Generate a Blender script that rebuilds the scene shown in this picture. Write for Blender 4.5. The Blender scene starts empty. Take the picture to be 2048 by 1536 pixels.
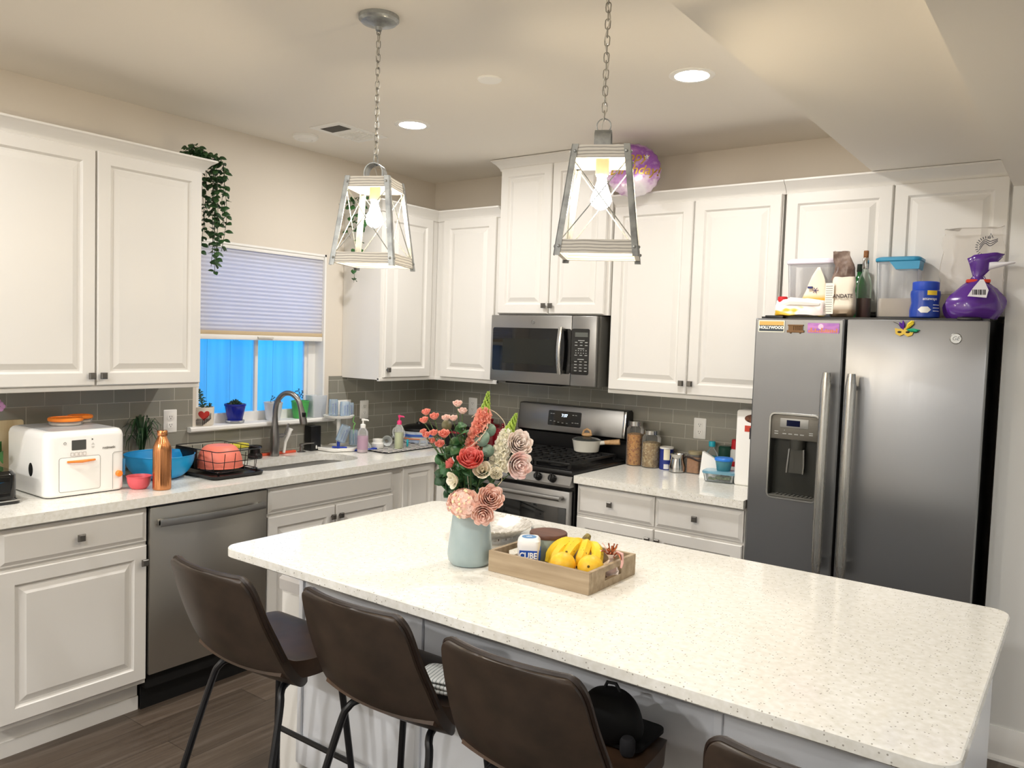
import bpy, bmesh, math, random
from mathutils import Vector, Matrix, noise
random.seed(7)
SC = bpy.context.scene
COL = SC.collection
PI = math.pi
def R(d): return math.radians(d)

# ------------------------------------------------------------------ materials
def lin(c):
    if isinstance(c, str):
        c = tuple(int(c[i:i + 2], 16) for i in (0, 2, 4))
    return tuple(((v / 255) / 12.92 if v / 255 <= .04045 else ((v / 255 + .055) / 1.055) ** 2.4) for v in c) + (1,)
MATS = {}
def mat(name, col, rough=.5, metal=0, trans=0, alpha=1, emit=0, ecol=None, ior=1.45, coat=0, spec=None, sss=0):
    if name in MATS: return MATS[name]
    m = bpy.data.materials.new(name); m.use_nodes = True
    b = m.node_tree.nodes['Principled BSDF']
    b.inputs['Base Color'].default_value = lin(col)
    b.inputs['Roughness'].default_value = rough
    b.inputs['Metallic'].default_value = metal
    b.inputs['Transmission Weight'].default_value = trans
    b.inputs['Alpha'].default_value = alpha
    b.inputs['IOR'].default_value = ior
    b.inputs['Coat Weight'].default_value = coat
    if spec is not None: b.inputs['Specular IOR Level'].default_value = spec
    if sss:
        b.inputs['Subsurface Weight'].default_value = sss
        b.inputs['Subsurface Radius'].default_value = (.01, .006, .004)
    if emit:
        b.inputs['Emission Color'].default_value = lin(ecol or col)
        b.inputs['Emission Strength'].default_value = emit
    m.diffuse_color = lin(col)
    MATS[name] = m
    return m
def N(m, t, **kw):
    n = m.node_tree.nodes.new(t)
    for k, v in kw.items():
        if k in n.inputs: n.inputs[k].default_value = v
        else: setattr(n, k, v)
    return n
def L(m, a, b): m.node_tree.links.new(a, b)
def bsdf(m): return m.node_tree.nodes['Principled BSDF']
def coords(m, scale=(1, 1, 1), kind='Object', rot=(0, 0, 0)):
    tc = N(m, 'ShaderNodeTexCoord'); mp = N(m, 'ShaderNodeMapping')
    mp.inputs['Scale'].default_value = scale; mp.inputs['Rotation'].default_value = rot
    L(m, tc.outputs[kind], mp.inputs['Vector'])
    return mp.outputs['Vector']
def ramp(m, fac, stops):
    r = N(m, 'ShaderNodeValToRGB'); e = r.color_ramp.elements
    while len(e) < len(stops): e.new(.5)
    for i, (p, c) in enumerate(stops):
        e[i].position = p; e[i].color = lin(c) if not isinstance(c, float) else (c, c, c, 1)
    L(m, fac, r.inputs['Fac'])
    return r.outputs['Color']
def bump(m, h, strength=.2, dist=.002):
    b = N(m, 'ShaderNodeBump'); b.inputs['Strength'].default_value = strength; b.inputs['Distance'].default_value = dist
    L(m, h, b.inputs['Height']); L(m, b.outputs['Normal'], bsdf(m).inputs['Normal'])
def noise_tex(m, v, scale, detail=3, rough=.5):
    n = N(m, 'ShaderNodeTexNoise'); n.inputs['Scale'].default_value = scale; n.inputs['Detail'].default_value = detail
    n.inputs['Roughness'].default_value = rough
    if v is not None: L(m, v, n.inputs['Vector'])
    return n.outputs['Fac']
def noisy(name, c1, c2, scale=(8, 8, 8), nscale=1, rough=.5, bs=0, metal=0, stops=(.35, .65), detail=4, **kw):
    if name in MATS: return MATS[name]
    m = mat(name, c1, rough, metal, **kw)
    v = coords(m, scale); f = noise_tex(m, v, nscale, detail)
    L(m, ramp(m, f, [(stops[0], c1), (stops[1], c2)]), bsdf(m).inputs['Base Color'])
    if bs: bump(m, f, bs)
    return m
def glass(name, col='ffffff', rough=.02, alpha=.25, ior=1.45):
    """thin clear plastic or glass: mostly see-through, with gloss on top"""
    if name in MATS: return MATS[name]
    m = bpy.data.materials.new(name); m.use_nodes = True; nt = m.node_tree; nt.nodes.clear()
    out = N(m, 'ShaderNodeOutputMaterial'); mix = N(m, 'ShaderNodeMixShader'); tr = N(m, 'ShaderNodeBsdfTransparent')
    pb = N(m, 'ShaderNodeBsdfPrincipled'); pb.inputs['Base Color'].default_value = lin(col); pb.inputs['Roughness'].default_value = rough
    fr = N(m, 'ShaderNodeFresnel'); fr.inputs['IOR'].default_value = ior
    ad = N(m, 'ShaderNodeMath', operation='ADD'); ad.inputs[1].default_value = alpha; ad.use_clamp = True
    tr.inputs['Color'].default_value = tuple(.25 * c + .75 for c in lin(col)[:3]) + (1,)
    L(m, fr.outputs[0], ad.inputs[0]); L(m, ad.outputs[0], mix.inputs['Fac'])
    L(m, tr.outputs[0], mix.inputs[1]); L(m, pb.outputs[0], mix.inputs[2]); L(m, mix.outputs[0], out.inputs['Surface'])
    m.diffuse_color = lin(col); MATS[name] = m
    return m

WHITE = mat('cabinet_white_paint', 'e1dfdb', .38)
QUARTZ = mat('speckled_white_quartz', 'ecebe4', .1, spec=.45)
def _q():
    m = QUARTZ; v = coords(m)
    vo = N(m, 'ShaderNodeTexVoronoi'); vo.inputs['Scale'].default_value = 150; L(m, v, vo.inputs['Vector'])
    n1 = noise_tex(m, v, 60, 2)
    # only some cells hold a dark chip
    sp = N(m, 'ShaderNodeSeparateColor'); L(m, vo.outputs['Color'], sp.inputs[0])
    gt = N(m, 'ShaderNodeMath', operation='GREATER_THAN'); gt.inputs[1].default_value = .8; L(m, sp.outputs[0], gt.inputs[0])
    lt = N(m, 'ShaderNodeMath', operation='LESS_THAN'); lt.inputs[1].default_value = .27; L(m, vo.outputs['Distance'], lt.inputs[0])
    mu = N(m, 'ShaderNodeMath', operation='MULTIPLY'); L(m, gt.outputs[0], mu.inputs[0]); L(m, lt.outputs[0], mu.inputs[1])
    base = ramp(m, n1, [(.3, 'e6e4db'), (.7, 'f4f3ee')])
    mx = N(m, 'ShaderNodeMix', data_type='RGBA'); L(m, mu.outputs[0], mx.inputs['Factor']); L(m, base, mx.inputs['A'])
    mx.inputs['B'].default_value = lin('a9a59b'); L(m, mx.outputs['Result'], bsdf(m).inputs['Base Color'])
_q()
def brushed(name, col, rough=.3, axis=2, bs=.06):
    m = mat(name, col, rough, .92)
    sc = [260, 260, 260]; sc[axis] = 2.5
    v = coords(m, tuple(sc)); f = noise_tex(m, v, 1, 2)
    rr = N(m, 'ShaderNodeMapRange'); rr.inputs['To Min'].default_value = rough - .05; rr.inputs['To Max'].default_value = rough + .08
    L(m, f, rr.inputs['Value']); L(m, rr.outputs[0], bsdf(m).inputs['Roughness']); bump(m, f, bs, .0005)
    return m
STEEL = brushed('brushed_stainless_steel', '9b9a98', .32, 0)
STEELV = brushed('brushed_steel_handle', 'b9b8b4', .25, 2)
CHROME = mat('polished_metal', 'c9c8c5', .15, 1)
PEWTER = mat('dark_pewter', '6f6c67', .35, .85)
BLACK = mat('black_enamel', '0c0c0d', .3)
BLACKGL = mat('black_glass', '08090a', .05, coat=.5)
IRON = mat('cast_iron', '131313', .55)
GREYPL = mat('dark_grey_plastic', '55544f', .4)
DARK = mat('matte_black', '060606', .7)
WHITEPL = mat('white_plastic', 'efeeea', .35)
GALV = noisy('galvanised_metal', '8b8e8e', 'aeb1b0', (30, 30, 30), 1, .42, 0, .7)

# ------------------------------------------------------------------ mesh builder
class MB:
    def __init__(s): s.bm = bmesh.new(); s.mi = 0; s.M = Matrix.Identity(4)
    def _fin(s, faces):
        for f in faces: f.material_index = s.mi
    def v(s, p): return s.bm.verts.new(s.M @ Vector(p))
    def poly(s, pts):
        f = s.bm.faces.new([s.v(p) for p in pts]); s._fin([f]); return f
    def box(s, x0, x1, y0, y1, z0, z1, bev=0, seg=2):
        nb = bmesh.new()
        bmesh.ops.create_cube(nb, size=1)
        bmesh.ops.scale(nb, vec=(x1 - x0, y1 - y0, z1 - z0), verts=nb.verts)
        bmesh.ops.translate(nb, vec=((x0 + x1) / 2, (y0 + y1) / 2, (z0 + z1) / 2), verts=nb.verts)
        if bev: bmesh.ops.bevel(nb, geom=nb.edges[:], offset=bev, segments=seg, profile=.5, affect='EDGES', clamp_overlap=True)
        s.merge(nb); return s
    def merge(s, nb):
        vm = {}
        for v in nb.verts: vm[v] = s.bm.verts.new(s.M @ v.co)
        for f in nb.faces:
            try: g = s.bm.faces.new([vm[v] for v in f.verts]); g.material_index = s.mi
            except ValueError: pass
        nb.free()
    def ring(s, pts): return [s.v(p) for p in pts]
    def bridge(s, a, b, closed=True):
        n = len(a); fs = []
        for i in range(n if closed else n - 1):
            j = (i + 1) % n
            fs.append(s.bm.faces.new([a[i], a[j], b[j], b[i]]))
        s._fin(fs)
    def loft(s, rings, closed=True, cap0=True, cap1=True):
        rs = [s.ring(r) for r in rings]
        for a, b in zip(rs, rs[1:]): s.bridge(a, b, closed)
        if cap0: s._fin([s.bm.faces.new(rs[0][::-1])])
        if cap1: s._fin([s.bm.faces.new(rs[-1])])
        return s
    def lathe(s, prof, c=(0, 0, 0), seg=28, cap0=True, cap1=True, sq=None):
        rings = []
        for r, z in prof:
            r = max(r, 1e-5); ring = []
            for i in range(seg):
                a = 2 * PI * i / seg; x, y = math.cos(a), math.sin(a)
                if sq:
                    k = (abs(x) ** sq + abs(y) ** sq) ** (-1 / sq); x *= k; y *= k
                ring.append((c[0] + r * x, c[1] + r * y, c[2] + z))
            rings.append(ring)
        return s.loft(rings, True, cap0, cap1)
    def cyl(s, p0, p1, r0, r1=None, seg=14, caps=True):
        return s.tube([p0, p1], [r0, r0 if r1 is None else r1], seg, caps)
    def tube(s, pts, r, seg=8, caps=True, closed=False):
        pts = [Vector(p) for p in pts]; n = len(pts)
        rr = r if isinstance(r, (list, tuple)) else [r] * n
        rings = []; up = None
        for i in range(n):
            if closed: t = (pts[(i + 1) % n] - pts[i - 1])
            else: t = pts[min(i + 1, n - 1)] - pts[max(i - 1, 0)]
            t = t.normalized() if t.length > 1e-9 else Vector((0, 0, 1))
            if up is None:
                up = Vector((0, 0, 1)) if abs(t.z) < .9 else Vector((1, 0, 0))
            a = t.cross(up)
            if a.length < 1e-4: a = t.cross(Vector((0, 1, 0)))
            a.normalize(); b = a.cross(t).normalized(); up = b
            rings.append([pts[i] + (a * math.cos(2 * PI * k / seg) + b * math.sin(2 * PI * k / seg)) * rr[i] for k in range(seg)])
        if closed:
            rs = [s.ring(q) for q in rings]
            for i in range(n): s.bridge(rs[i], rs[(i + 1) % n])
            return s
        return s.loft(rings, True, caps, caps)
    def prism(s, poly, z0, z1):
        return s.loft([[(x, y, z0) for x, y in poly], [(x, y, z1) for x, y in poly]])
    def ball(s, c, r, seg=14, rings=9, sc=(1, 1, 1)):
        prof = [(r * math.sin(PI * i / rings), -r * math.cos(PI * i / rings)) for i in range(rings + 1)]
        rs = []
        for pr, z in prof:
            pr = max(pr, 1e-5)
            rs.append([(c[0] + sc[0] * pr * math.cos(2 * PI * k / seg), c[1] + sc[1] * pr * math.sin(2 * PI * k / seg), c[2] + sc[2] * z) for k in range(seg)])
        return s.loft(rs)
    def extrude_profile(s, prof, p0, p1, out, up=(0, 0, 1), cap=True):
        """profile (o, u): o along `out`, u along up; swept straight from p0 to p1"""
        p0, p1, out, up = Vector(p0), Vector(p1), Vector(out), Vector(up)
        return s.loft([[p + out * o + up * u for o, u in prof] for p in (p0, p1)], True, cap, cap)
    def slab(s, outer, holes, z0, z1):
        nb = bmesh.new(); ed = []
        for lp in [outer] + holes:
            vs = [nb.verts.new((x, y, z0)) for x, y in lp]
            for i in range(len(vs)): ed.append(nb.edges.new((vs[i], vs[(i + 1) % len(vs)])))
        r = bmesh.ops.triangle_fill(nb, use_beauty=True, use_dissolve=False, edges=ed)
        fs = [g for g in r['geom'] if isinstance(g, bmesh.types.BMFace)]
        if holes:
            pass
        e = bmesh.ops.extrude_face_region(nb, geom=fs)
        bmesh.ops.translate(nb, vec=(0, 0, z1 - z0), verts=[g for g in e['geom'] if isinstance(g, bmesh.types.BMVert)])
        bmesh.ops.recalc_face_normals(nb, faces=nb.faces)
        s.merge(nb); return s
    def build(s, name, m, parent=None, loc=None, rot=None, smooth=35, sub=0, solid=0, recalc=True, **props):
        if recalc: bmesh.ops.recalc_face_normals(s.bm, faces=s.bm.faces)
        me = bpy.data.meshes.new(name); s.bm.to_mesh(me); s.bm.free()
        for mm in (m if isinstance(m, (list, tuple)) else [m]): me.materials.append(mm)
        if smooth:
            me.shade_smooth(); me.set_sharp_from_angle(angle=R(smooth))
        o = bpy.data.objects.new(name, me); COL.objects.link(o)
        if parent is not None: o.parent = parent
        if loc is not None: o.location = loc
        if rot is not None: o.rotation_euler = rot
        if solid:
            md = o.modifiers.new('s', 'SOLIDIFY'); md.thickness = solid; md.offset = 0
        if sub:
            md = o.modifiers.new('u', 'SUBSURF'); md.levels = sub; md.render_levels = sub
        for k, v in props.items(): o[k] = v
        return o

def tag(o, label, cat, group=None, kind=None):
    o['label'] = label; o['category'] = cat
    if group: o['group'] = group
    if kind: o['kind'] = kind
    return o
def thing(name, label, cat, loc=(0, 0, 0), rz=0, group=None):
    o = bpy.data.objects.new(name, None); COL.objects.link(o); o.empty_display_size = .05
    o.location = loc; o.rotation_euler = (0, 0, rz)
    return tag(o, label, cat, group)
def struct(name, mb, m, **kw):
    o = mb.build(name, m, **kw); o['kind'] = 'structure'; return o
def dup(root, loc=None, rz=None, label=None, group=None):
    kids = {}
    for o in COL.objects:
        if o.parent is not None: kids.setdefault(o.parent, []).append(o)
    def cp(o, par):
        c = o.copy(); COL.objects.link(c)
        if par is not None: c.parent = par
        for k in kids.get(o, []): cp(k, c)
        return c
    r = cp(root, None)
    if loc is not None: r.location = loc
    if rz is not None: r.rotation_euler = (0, 0, rz)
    if label: r['label'] = label
    if group: r['group'] = group
    return r
FONTS = {}
def text_bm(s, size, extrude=.0005, align='CENTER', shear=0, offset=0, space=1):
    cu = bpy.data.curves.new('t', 'FONT'); cu.body = s; cu.size = size; cu.extrude = extrude; cu.align_x = align; cu.align_y = 'CENTER'
    cu.shear = shear; cu.offset = offset; cu.space_character = space; cu.resolution_u = 3
    o = bpy.data.objects.new('t', cu); COL.objects.link(o)
    dg = bpy.context.evaluated_depsgraph_get(); me = bpy.data.meshes.new_from_object(o.evaluated_get(dg))
    bm = bmesh.new(); bm.from_mesh(me)
    bpy.data.objects.remove(o); bpy.data.curves.remove(cu); bpy.data.meshes.remove(me)
    return bm
def text(s, size, m, parent, M, name='lettering', extrude=.0005, bend=None, **kw):
    """flat lettering; M maps text x/y/z onto its surface. bend: radius, wraps text on a vertical cylinder"""
    bm = text_bm(s, size, extrude, **kw)
    for v in bm.verts:
        p = v.co.copy()
        if bend:
            a = p.x / bend; p = Vector((bend * math.sin(a), p.y, bend * math.cos(a) + p.z))
        v.co = M @ p
    mb = MB(); mb.bm.free(); mb.bm = bm
    return mb.build(name, m, parent, smooth=0, recalc=False)
def face_y(x, y, z, rz=0):
    """text plane on a front that faces -y"""
    return Matrix.Translation((x, y, z)) @ Matrix.Rotation(rz, 4, 'Z') @ Matrix.Rotation(R(90), 4, 'X')
def face_x(x, y, z): return Matrix.Translation((x, y, z)) @ Matrix.Rotation(R(90), 4, 'Z') @ Matrix.Rotation(R(90), 4, 'X')
def rrect(x0, x1, y0, y1, r, n=5):
    pts = []
    for cx, cy, a0 in ((x1 - r, y1 - r, 0), (x0 + r, y1 - r, 90), (x0 + r, y0 + r, 180), (x1 - r, y0 + r, 270)):
        for i in range(n + 1):
            a = R(a0 + 90 * i / n); pts.append((cx + r * math.cos(a), cy + r * math.sin(a)))
    return pts
def rrect_rings(mb, prof, n=6):
    """prof: list of (x0,x1,y0,y1,r,z)"""
    mb.loft([[(x, y, z) for x, y in rrect(a, b, c, d, r, n)] for a, b, c, d, r, z in prof])
    return mb

# ------------------------------------------------------------------ camera
cam = bpy.data.cameras.new('camera'); cam.lens = 27.987; cam.sensor_width = 36; cam.clip_start = .05; cam.clip_end = 60
co = bpy.data.objects.new('camera', cam); COL.objects.link(co); SC.camera = co
yaw, pit, rol = 0.6311957306842538, -0.05641024378758378, 0.03301918323731071
fw = Vector((-math.sin(yaw) * math.cos(pit), math.cos(yaw) * math.cos(pit), math.sin(pit)))
r0 = fw.cross(Vector((0, 0, 1))).normalized(); u0 = r0.cross(fw)
rr = r0 * math.cos(rol) + u0 * math.sin(rol); uu = -r0 * math.sin(rol) + u0 * math.cos(rol)
mw = Matrix(((rr.x, uu.x, -fw.x, 0), (rr.y, uu.y, -fw.y, 0), (rr.z, uu.z, -fw.z, 0), (0, 0, 0, 1)))
co.matrix_world = Matrix.Translation((3.70198, -4.10444, 1.60035)) @ mw
# ------------------------------------------------------------------ room
H = .914
ZC = 2.64
WALLM = mat('greige_wall_paint', 'ddd5c9', .75)
def _orange(m, sc=55, st=.12):
    v = coords(m); bump(m, noise_tex(m, v, sc, 2), st, .002)
_orange(WALLM)
CEILM = mat('ceiling_paint', 'ece7de', .85); _orange(CEILM, 40, .15)
GREYW = mat('light_grey_wall_paint', 'e4e4e1', .7); _orange(GREYW)
TRIM = mat('white_trim_paint', 'f0efec', .4)
FLOORM = mat('grey_brown_plank_floor', '574c43', .42)
def _fl():
    m = FLOORM; v = coords(m, rot=(0, 0, R(90)))
    br = N(m, 'ShaderNodeTexBrick'); br.inputs['Scale'].default_value = 1; br.inputs['Brick Width'].default_value = 1.22
    br.inputs['Row Height'].default_value = .178; br.inputs['Mortar Size'].default_value = .0012; br.offset = .37
    br.inputs['Color1'].default_value = lin('70665d'); br.inputs['Color2'].default_value = lin('574f48'); br.inputs['Mortar'].default_value = lin('2c2621')
    L(m, v, br.inputs['Vector'])
    v2 = coords(m, (28, 1.6, 28)); f = noise_tex(m, v2, 1.5, 6, .65)
    g = ramp(m, f, [(.25, '8a7c6e'), (.5, 'c4b8aa'), (.75, 'ffffff')])
    mx = N(m, 'ShaderNodeMix', data_type='RGBA', blend_type='MULTIPLY'); mx.inputs['Factor'].default_value = .8
    L(m, br.outputs['Color'], mx.inputs['A']); L(m, g, mx.inputs['B']); L(m, mx.outputs['Result'], bsdf(m).inputs['Base Color'])
    bump(m, f, .12, .001)
_fl()
def tile_mat(name, axis):
    m = mat(name, '807d72', .12, spec=.6)
    tc = N(m, 'ShaderNodeTexCoord'); sp = N(m, 'ShaderNodeSeparateXYZ'); cb = N(m, 'ShaderNodeCombineXYZ')
    L(m, tc.outputs['Object'], sp.inputs[0]); L(m, sp.outputs[axis], cb.inputs[0]); L(m, sp.outputs['Z'], cb.inputs[1])
    br = N(m, 'ShaderNodeTexBrick'); br.inputs['Scale'].default_value = 1; br.inputs['Brick Width'].default_value = .152
    br.inputs['Row Height'].default_value = .0775; br.inputs['Mortar Size'].default_value = .0016; br.inputs['Mortar Smooth'].default_value = .3
    br.inputs['Color1'].default_value = lin('8b897f'); br.inputs['Color2'].default_value = lin('929086'); br.inputs['Mortar'].default_value = lin('bdb9ae')
    L(m, cb.outputs[0], br.inputs['Vector']); L(m, br.outputs['Color'], bsdf(m).inputs['Base Color'])
    rg = N(m, 'ShaderNodeMapRange'); rg.inputs['To Min'].default_value = .14; rg.inputs['To Max'].default_value = .7
    L(m, br.outputs['Fac'], rg.inputs['Value']); L(m, rg.outputs[0], bsdf(m).inputs['Roughness'])
    iv = N(m, 'ShaderNodeMath', operation='SUBTRACT'); iv.inputs[0].default_value = 1; L(m, br.outputs['Fac'], iv.inputs[1])
    bump(m, iv.outputs[0], .4, .002)
    return m
TILEX = tile_mat('grey_subway_tile_back', 'X'); TILEY = tile_mat('grey_subway_tile_left', 'Y')

X1, Y1 = 7.0, -7.0
struct('floor', MB().box(-.15, X1 + .1, Y1 - .1, .12, -.1, 0), FLOORM, smooth=0)
wl = MB(); WY0, WY1, WZ0, WZ1 = -1.775, -.937, 1.10, 2.06
wl.box(-.16, 0, Y1 - .1, WY0, 0, ZC + .1); wl.box(-.16, 0, WY1, .12, 0, ZC + .1); wl.box(-.16, 0, WY0, WY1, 0, WZ0 - .012); wl.box(-.16, 0, WY0, WY1, WZ1, ZC + .1)
struct('wall_left', wl, WALLM, smooth=0)
struct('wall_back', MB().box(0, 3.405, 0, .12, 0, ZC + .1), WALLM, smooth=0)
struct('wall_beside_refrigerator', MB().box(3.405, X1 + .1, -.45, .12, 0, 2.28), GREYW, smooth=0)
struct('wall_front', MB().box(-.16, X1 + .1, Y1 - .12, Y1, 0, ZC + .1), GREYW, smooth=0)
struct('wall_right', MB().box(X1, X1 + .12, Y1, -.45, 0, ZC + .1), GREYW, smooth=0)
struct('ceiling', MB().box(-.16, X1 + .1, Y1 - .1, .12, ZC, ZC + .1), CEILM, smooth=0)
struct('ceiling_soffit', MB().box(2.87, 3.405, Y1, 0, 2.379, ZC), CEILM, smooth=0)
struct('ceiling_beam', MB().box(3.405, 4.9, Y1, .12, 2.255, ZC), CEILM, smooth=0)
bb = MB(); bb.extrude_profile([(0, 0), (.014, 0), (.014, .095), (.009, .118), (.006, .13), (0, .13)], (3.405, -.45, 0), (X1, -.45, 0), (0, -1, 0))
bb.extrude_profile([(0, 0), (.028, 0), (.026, .01), (.014, .02), (0, .02)], (3.405, -.45, 0), (X1, -.45, 0), (0, -1, 0))
struct('baseboard_right', bb, TRIM)
# tiled splash
tl = MB(); tz = 1.342
tl.box(0, .008, -3.6, -1.80, H, tz); tl.box(0, .008, -1.80, -.905, H, 1.075); tl.box(0, .008, -.905, -.008, H, tz)
struct('wall_tile_left', tl, TILEY, smooth=0)
struct('wall_tile_back', MB().box(.0, 2.47, -.008, 0, H, 1.76), TILEX, smooth=0)

# window: jambs, sill, sash frame, muntin, panes
win = thing('window_1', 'white framed kitchen window over the sink', 'window'); del win['category']; win['kind'] = 'structure'
w = MB()
for a, b, c, d in ((WY0, WY0 + .012, WZ0, WZ1), (WY1 - .012, WY1, WZ0, WZ1), (WY0, WY1, WZ1 - .012, WZ1)): w.box(-.12, 0, a, b, c, d)
w.build('window_frame', TRIM, win, kind='structure')
w = MB(); fx0, fx1 = -.115, -.075; a0, a1 = WY0 + .012, WY1 - .012
w.box(fx0, fx1, a0, a0 + .05, WZ0, WZ1); w.box(fx0, fx1, a1 - .05, a1, WZ0, WZ1); w.box(fx0, fx1, a0, a1, WZ0, WZ0 + .05); w.box(fx0, fx1, a0, a1, WZ1 - .05, WZ1)
w.box(fx0, fx1, a0, a1, 1.56, 1.60); w.box(fx0 + .012, fx1 - .008, -1.364, -1.346, WZ0 + .05, 1.56)
w.box(fx0 + .005, fx1 - .015, a1 - .066, a1 - .05, WZ0 + .05, 1.56)
w.build('window_sash', TRIM, win, kind='structure')
w = MB(); w.mi = 0; w.box(fx0 + .016, fx0 + .02, a0 + .05, a1 - .05, WZ0 + .05, WZ1 - .05)
w.build('window_glass', glass('window_pane_glass', 'e8f2ff', .01, .02), win, kind='structure', smooth=0)
w = MB(); w.loft([[(x, y, z) for x, z in ((-.1, 1.074), (-.1, 1.10), (.036, 1.10), (.044, 1.093), (.044, 1.081), (.036, 1.074))] for y in (-1.83, -.885)])
w.build('window_sill', TRIM, win, kind='structure')
# cellular shade
sh = thing('cellular_shade', 'pale pleated cellular shade half lowered over the sink window', 'window shade', (-.028, -1.356, 2.04))
w = MB(); nz = 20; rows = []
hw = .405; ztop, zbot = -.012, -.445
prof = []
for i in range(nz):
    za = ztop + (zbot - ztop) * i / nz; zb = ztop + (zbot - ztop) * (i + .5) / nz
    prof += [(.006, za), (.0125, zb)]
prof.append((.006, zbot))
pb = [(-.006 - (o - .006), z) for o, z in prof][::-1]
w.loft([[(o, y, z) for o, z in prof + pb] for y in (-hw, hw)])
SHADE = mat('shade_fabric', 'f6f4f3', .9, trans=0)
def _sh():
    m = SHADE; nt = m.node_tree; out = nt.nodes['Material Output']; t = N(m, 'ShaderNodeBsdfTranslucent'); t.inputs['Color'].default_value = lin('eef0ff')
    mx = N(m, 'ShaderNodeMixShader'); mx.inputs['Fac'].default_value = .5
    L(m, bsdf(m).outputs[0], mx.inputs[1]); L(m, t.outputs[0], mx.inputs[2]); L(m, mx.outputs[0], out.inputs['Surface'])
_sh()
w.build('pleated_fabric', SHADE, sh, smooth=0)
w = MB(); w.box(-.02, .022, -hw, hw, -.012, .012, .003); w.build('head_rail', TRIM, sh)
w = MB(); w.box(-.018, .02, -hw, hw, -.492, -.465, .004); w.build('bottom_rail', TRIM, sh)
w = MB(); w.box(-.016, .018, -hw, hw, -.465, -.445, .002); w.build('fabric_stack', mat('tan_fabric_edge', 'cdb896', .9), sh)
w = MB(); w.extrude_profile([(0, 0), (.01, -.002), (.012, -.01), (0, -.012)], (.02, -.05, -.472), (.02, .05, -.472), (1, 0, 0)); w.build('pull_handle', mat('clear_grip', 'c9c6bf', .3), sh)

# outside: boarded fence in blue dusk
fe = MB()
for i in range(40):
    y = -6 + i * .2; fe.box(-1.75 + .004 * (i % 2), -1.73, y, y + .197, -.4, 4.2)
fe.mi = 1; fe.box(-1.73, -1.66, -2.0, -1.88, -.4, 4.2); fe.box(-1.73, -1.70, -6, 2, 1.75, 1.80)
FENCE = noisy('weathered_fence_board', 'c6cdd2', 'a9b4bd', (2, 12, .6), 1, .8)
tag(fe.build('board_fence', [FENCE, mat('fence_post_wood', '8c93a8', .8)]), 'vertical board fence outside the window in blue dusk', 'fence')
struct('ground_outside', MB().box(-3.5, -.16, -7, 3, -.42, -.4), mat('ground_dirt', '4a4a44', .9), smooth=0)

# ------------------------------------------------------------------ cabinets
def door_bm(w, h, kind='door', t=.02):
    mb = MB()
    if kind == 'door': P = [(0, 0), (0, t - .005), (.004, t), (.052, t), (.056, t - .005), (.060, t - .0105), (.068, t - .0105), (.092, t - .0005), (.095, t - .0005)]
    elif kind == 'narrow': P = [(0, 0), (0, t - .005), (.004, t), (.038, t), (.041, t - .005), (.045, t - .0105), (.051, t - .0105), (.068, t - .0005), (.07, t - .0005)]
    else: P = [(0, 0), (0, t - .008), (.006, t - .008), (.02, t), (.024, t), ]
    P = [(i, d) for i, d in P]
    rings = [[(i, -d, i), (w - i, -d, i), (w - i, -d, h - i), (i, -d, h - i)] for i, d in P]
    mb.loft(rings, True, True, True)
    return mb
def knob(parent, x, z, y=-.02):
    k = MB(); k.cyl((x, y, z), (x, y - .012, z), .006, .006, 10)
    s = .0135
    k.loft([[(x + a * q, y - d, z + b * q) for a, b in ((-1, -1), (1, -1), (1, 1), (-1, 1))] for q, d in ((.008, .010), (s, .014), (s, .021), (s * .72, .025))])
    return k.build('knob', PEWTER, parent, smooth=20)
def crown(parent, runs, z, prof=None):
    P = prof or [(0, 0), (.008, 0), (.012, .012), (.016, .018), (.030, .036), (.044, .046), (.048, .05), (.052, .052), (.052, .06), (0, .06)]
    mb = MB()
    pts = runs  # list of (x,y) path with outward offset direction handled by mitre
    n = len(pts)
    rings = []
    for i, (p, o) in enumerate(pts):
        rings.append([(p[0] + o[0] * a, p[1] + o[1] * a, z + u) for a, u in P])
    mb.loft(rings)
    return mb.build('crown_moulding', WHITE, parent, smooth=25)
def cabinet(name, label, loc, rz, w, h, d, fronts, toe=0, group=None, top=None, rail=0, holes=None):
    """fronts: (kind, x0, x1, z0, z1, (knob x, knob z) or None)"""
    t = thing(name, label, 'cabinet', loc, rz, group)
    b = MB()
    if toe: b.box(0, w, .06, d, 0, toe); b.box(0, w, .052, .06, 0, toe * .45)
    b.box(0, w, 0, d, toe, h) if not holes else holes(b)
    if rail: b.box(0, w, -.004, .016, -rail, .012, .003)
    b.build('body', WHITE, t, smooth=0)
    for kind, x0, x1, z0, z1, kn in fronts:
        nm = 'drawer' if kind in ('drawer', 'false') else 'door'
        if kind == 'false': nm = 'false_drawer_front'
        o = door_bm(x1 - x0, z1 - z0, 'drawer' if kind == 'false' else kind).build(nm, WHITE, t, (x0, 0, z0), smooth=20)
        if kn: knob(o, kn[0] - x0, kn[1] - z0)
    return t
r90 = R(90)
ZU, ZT = 1.335, 2.325
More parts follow.
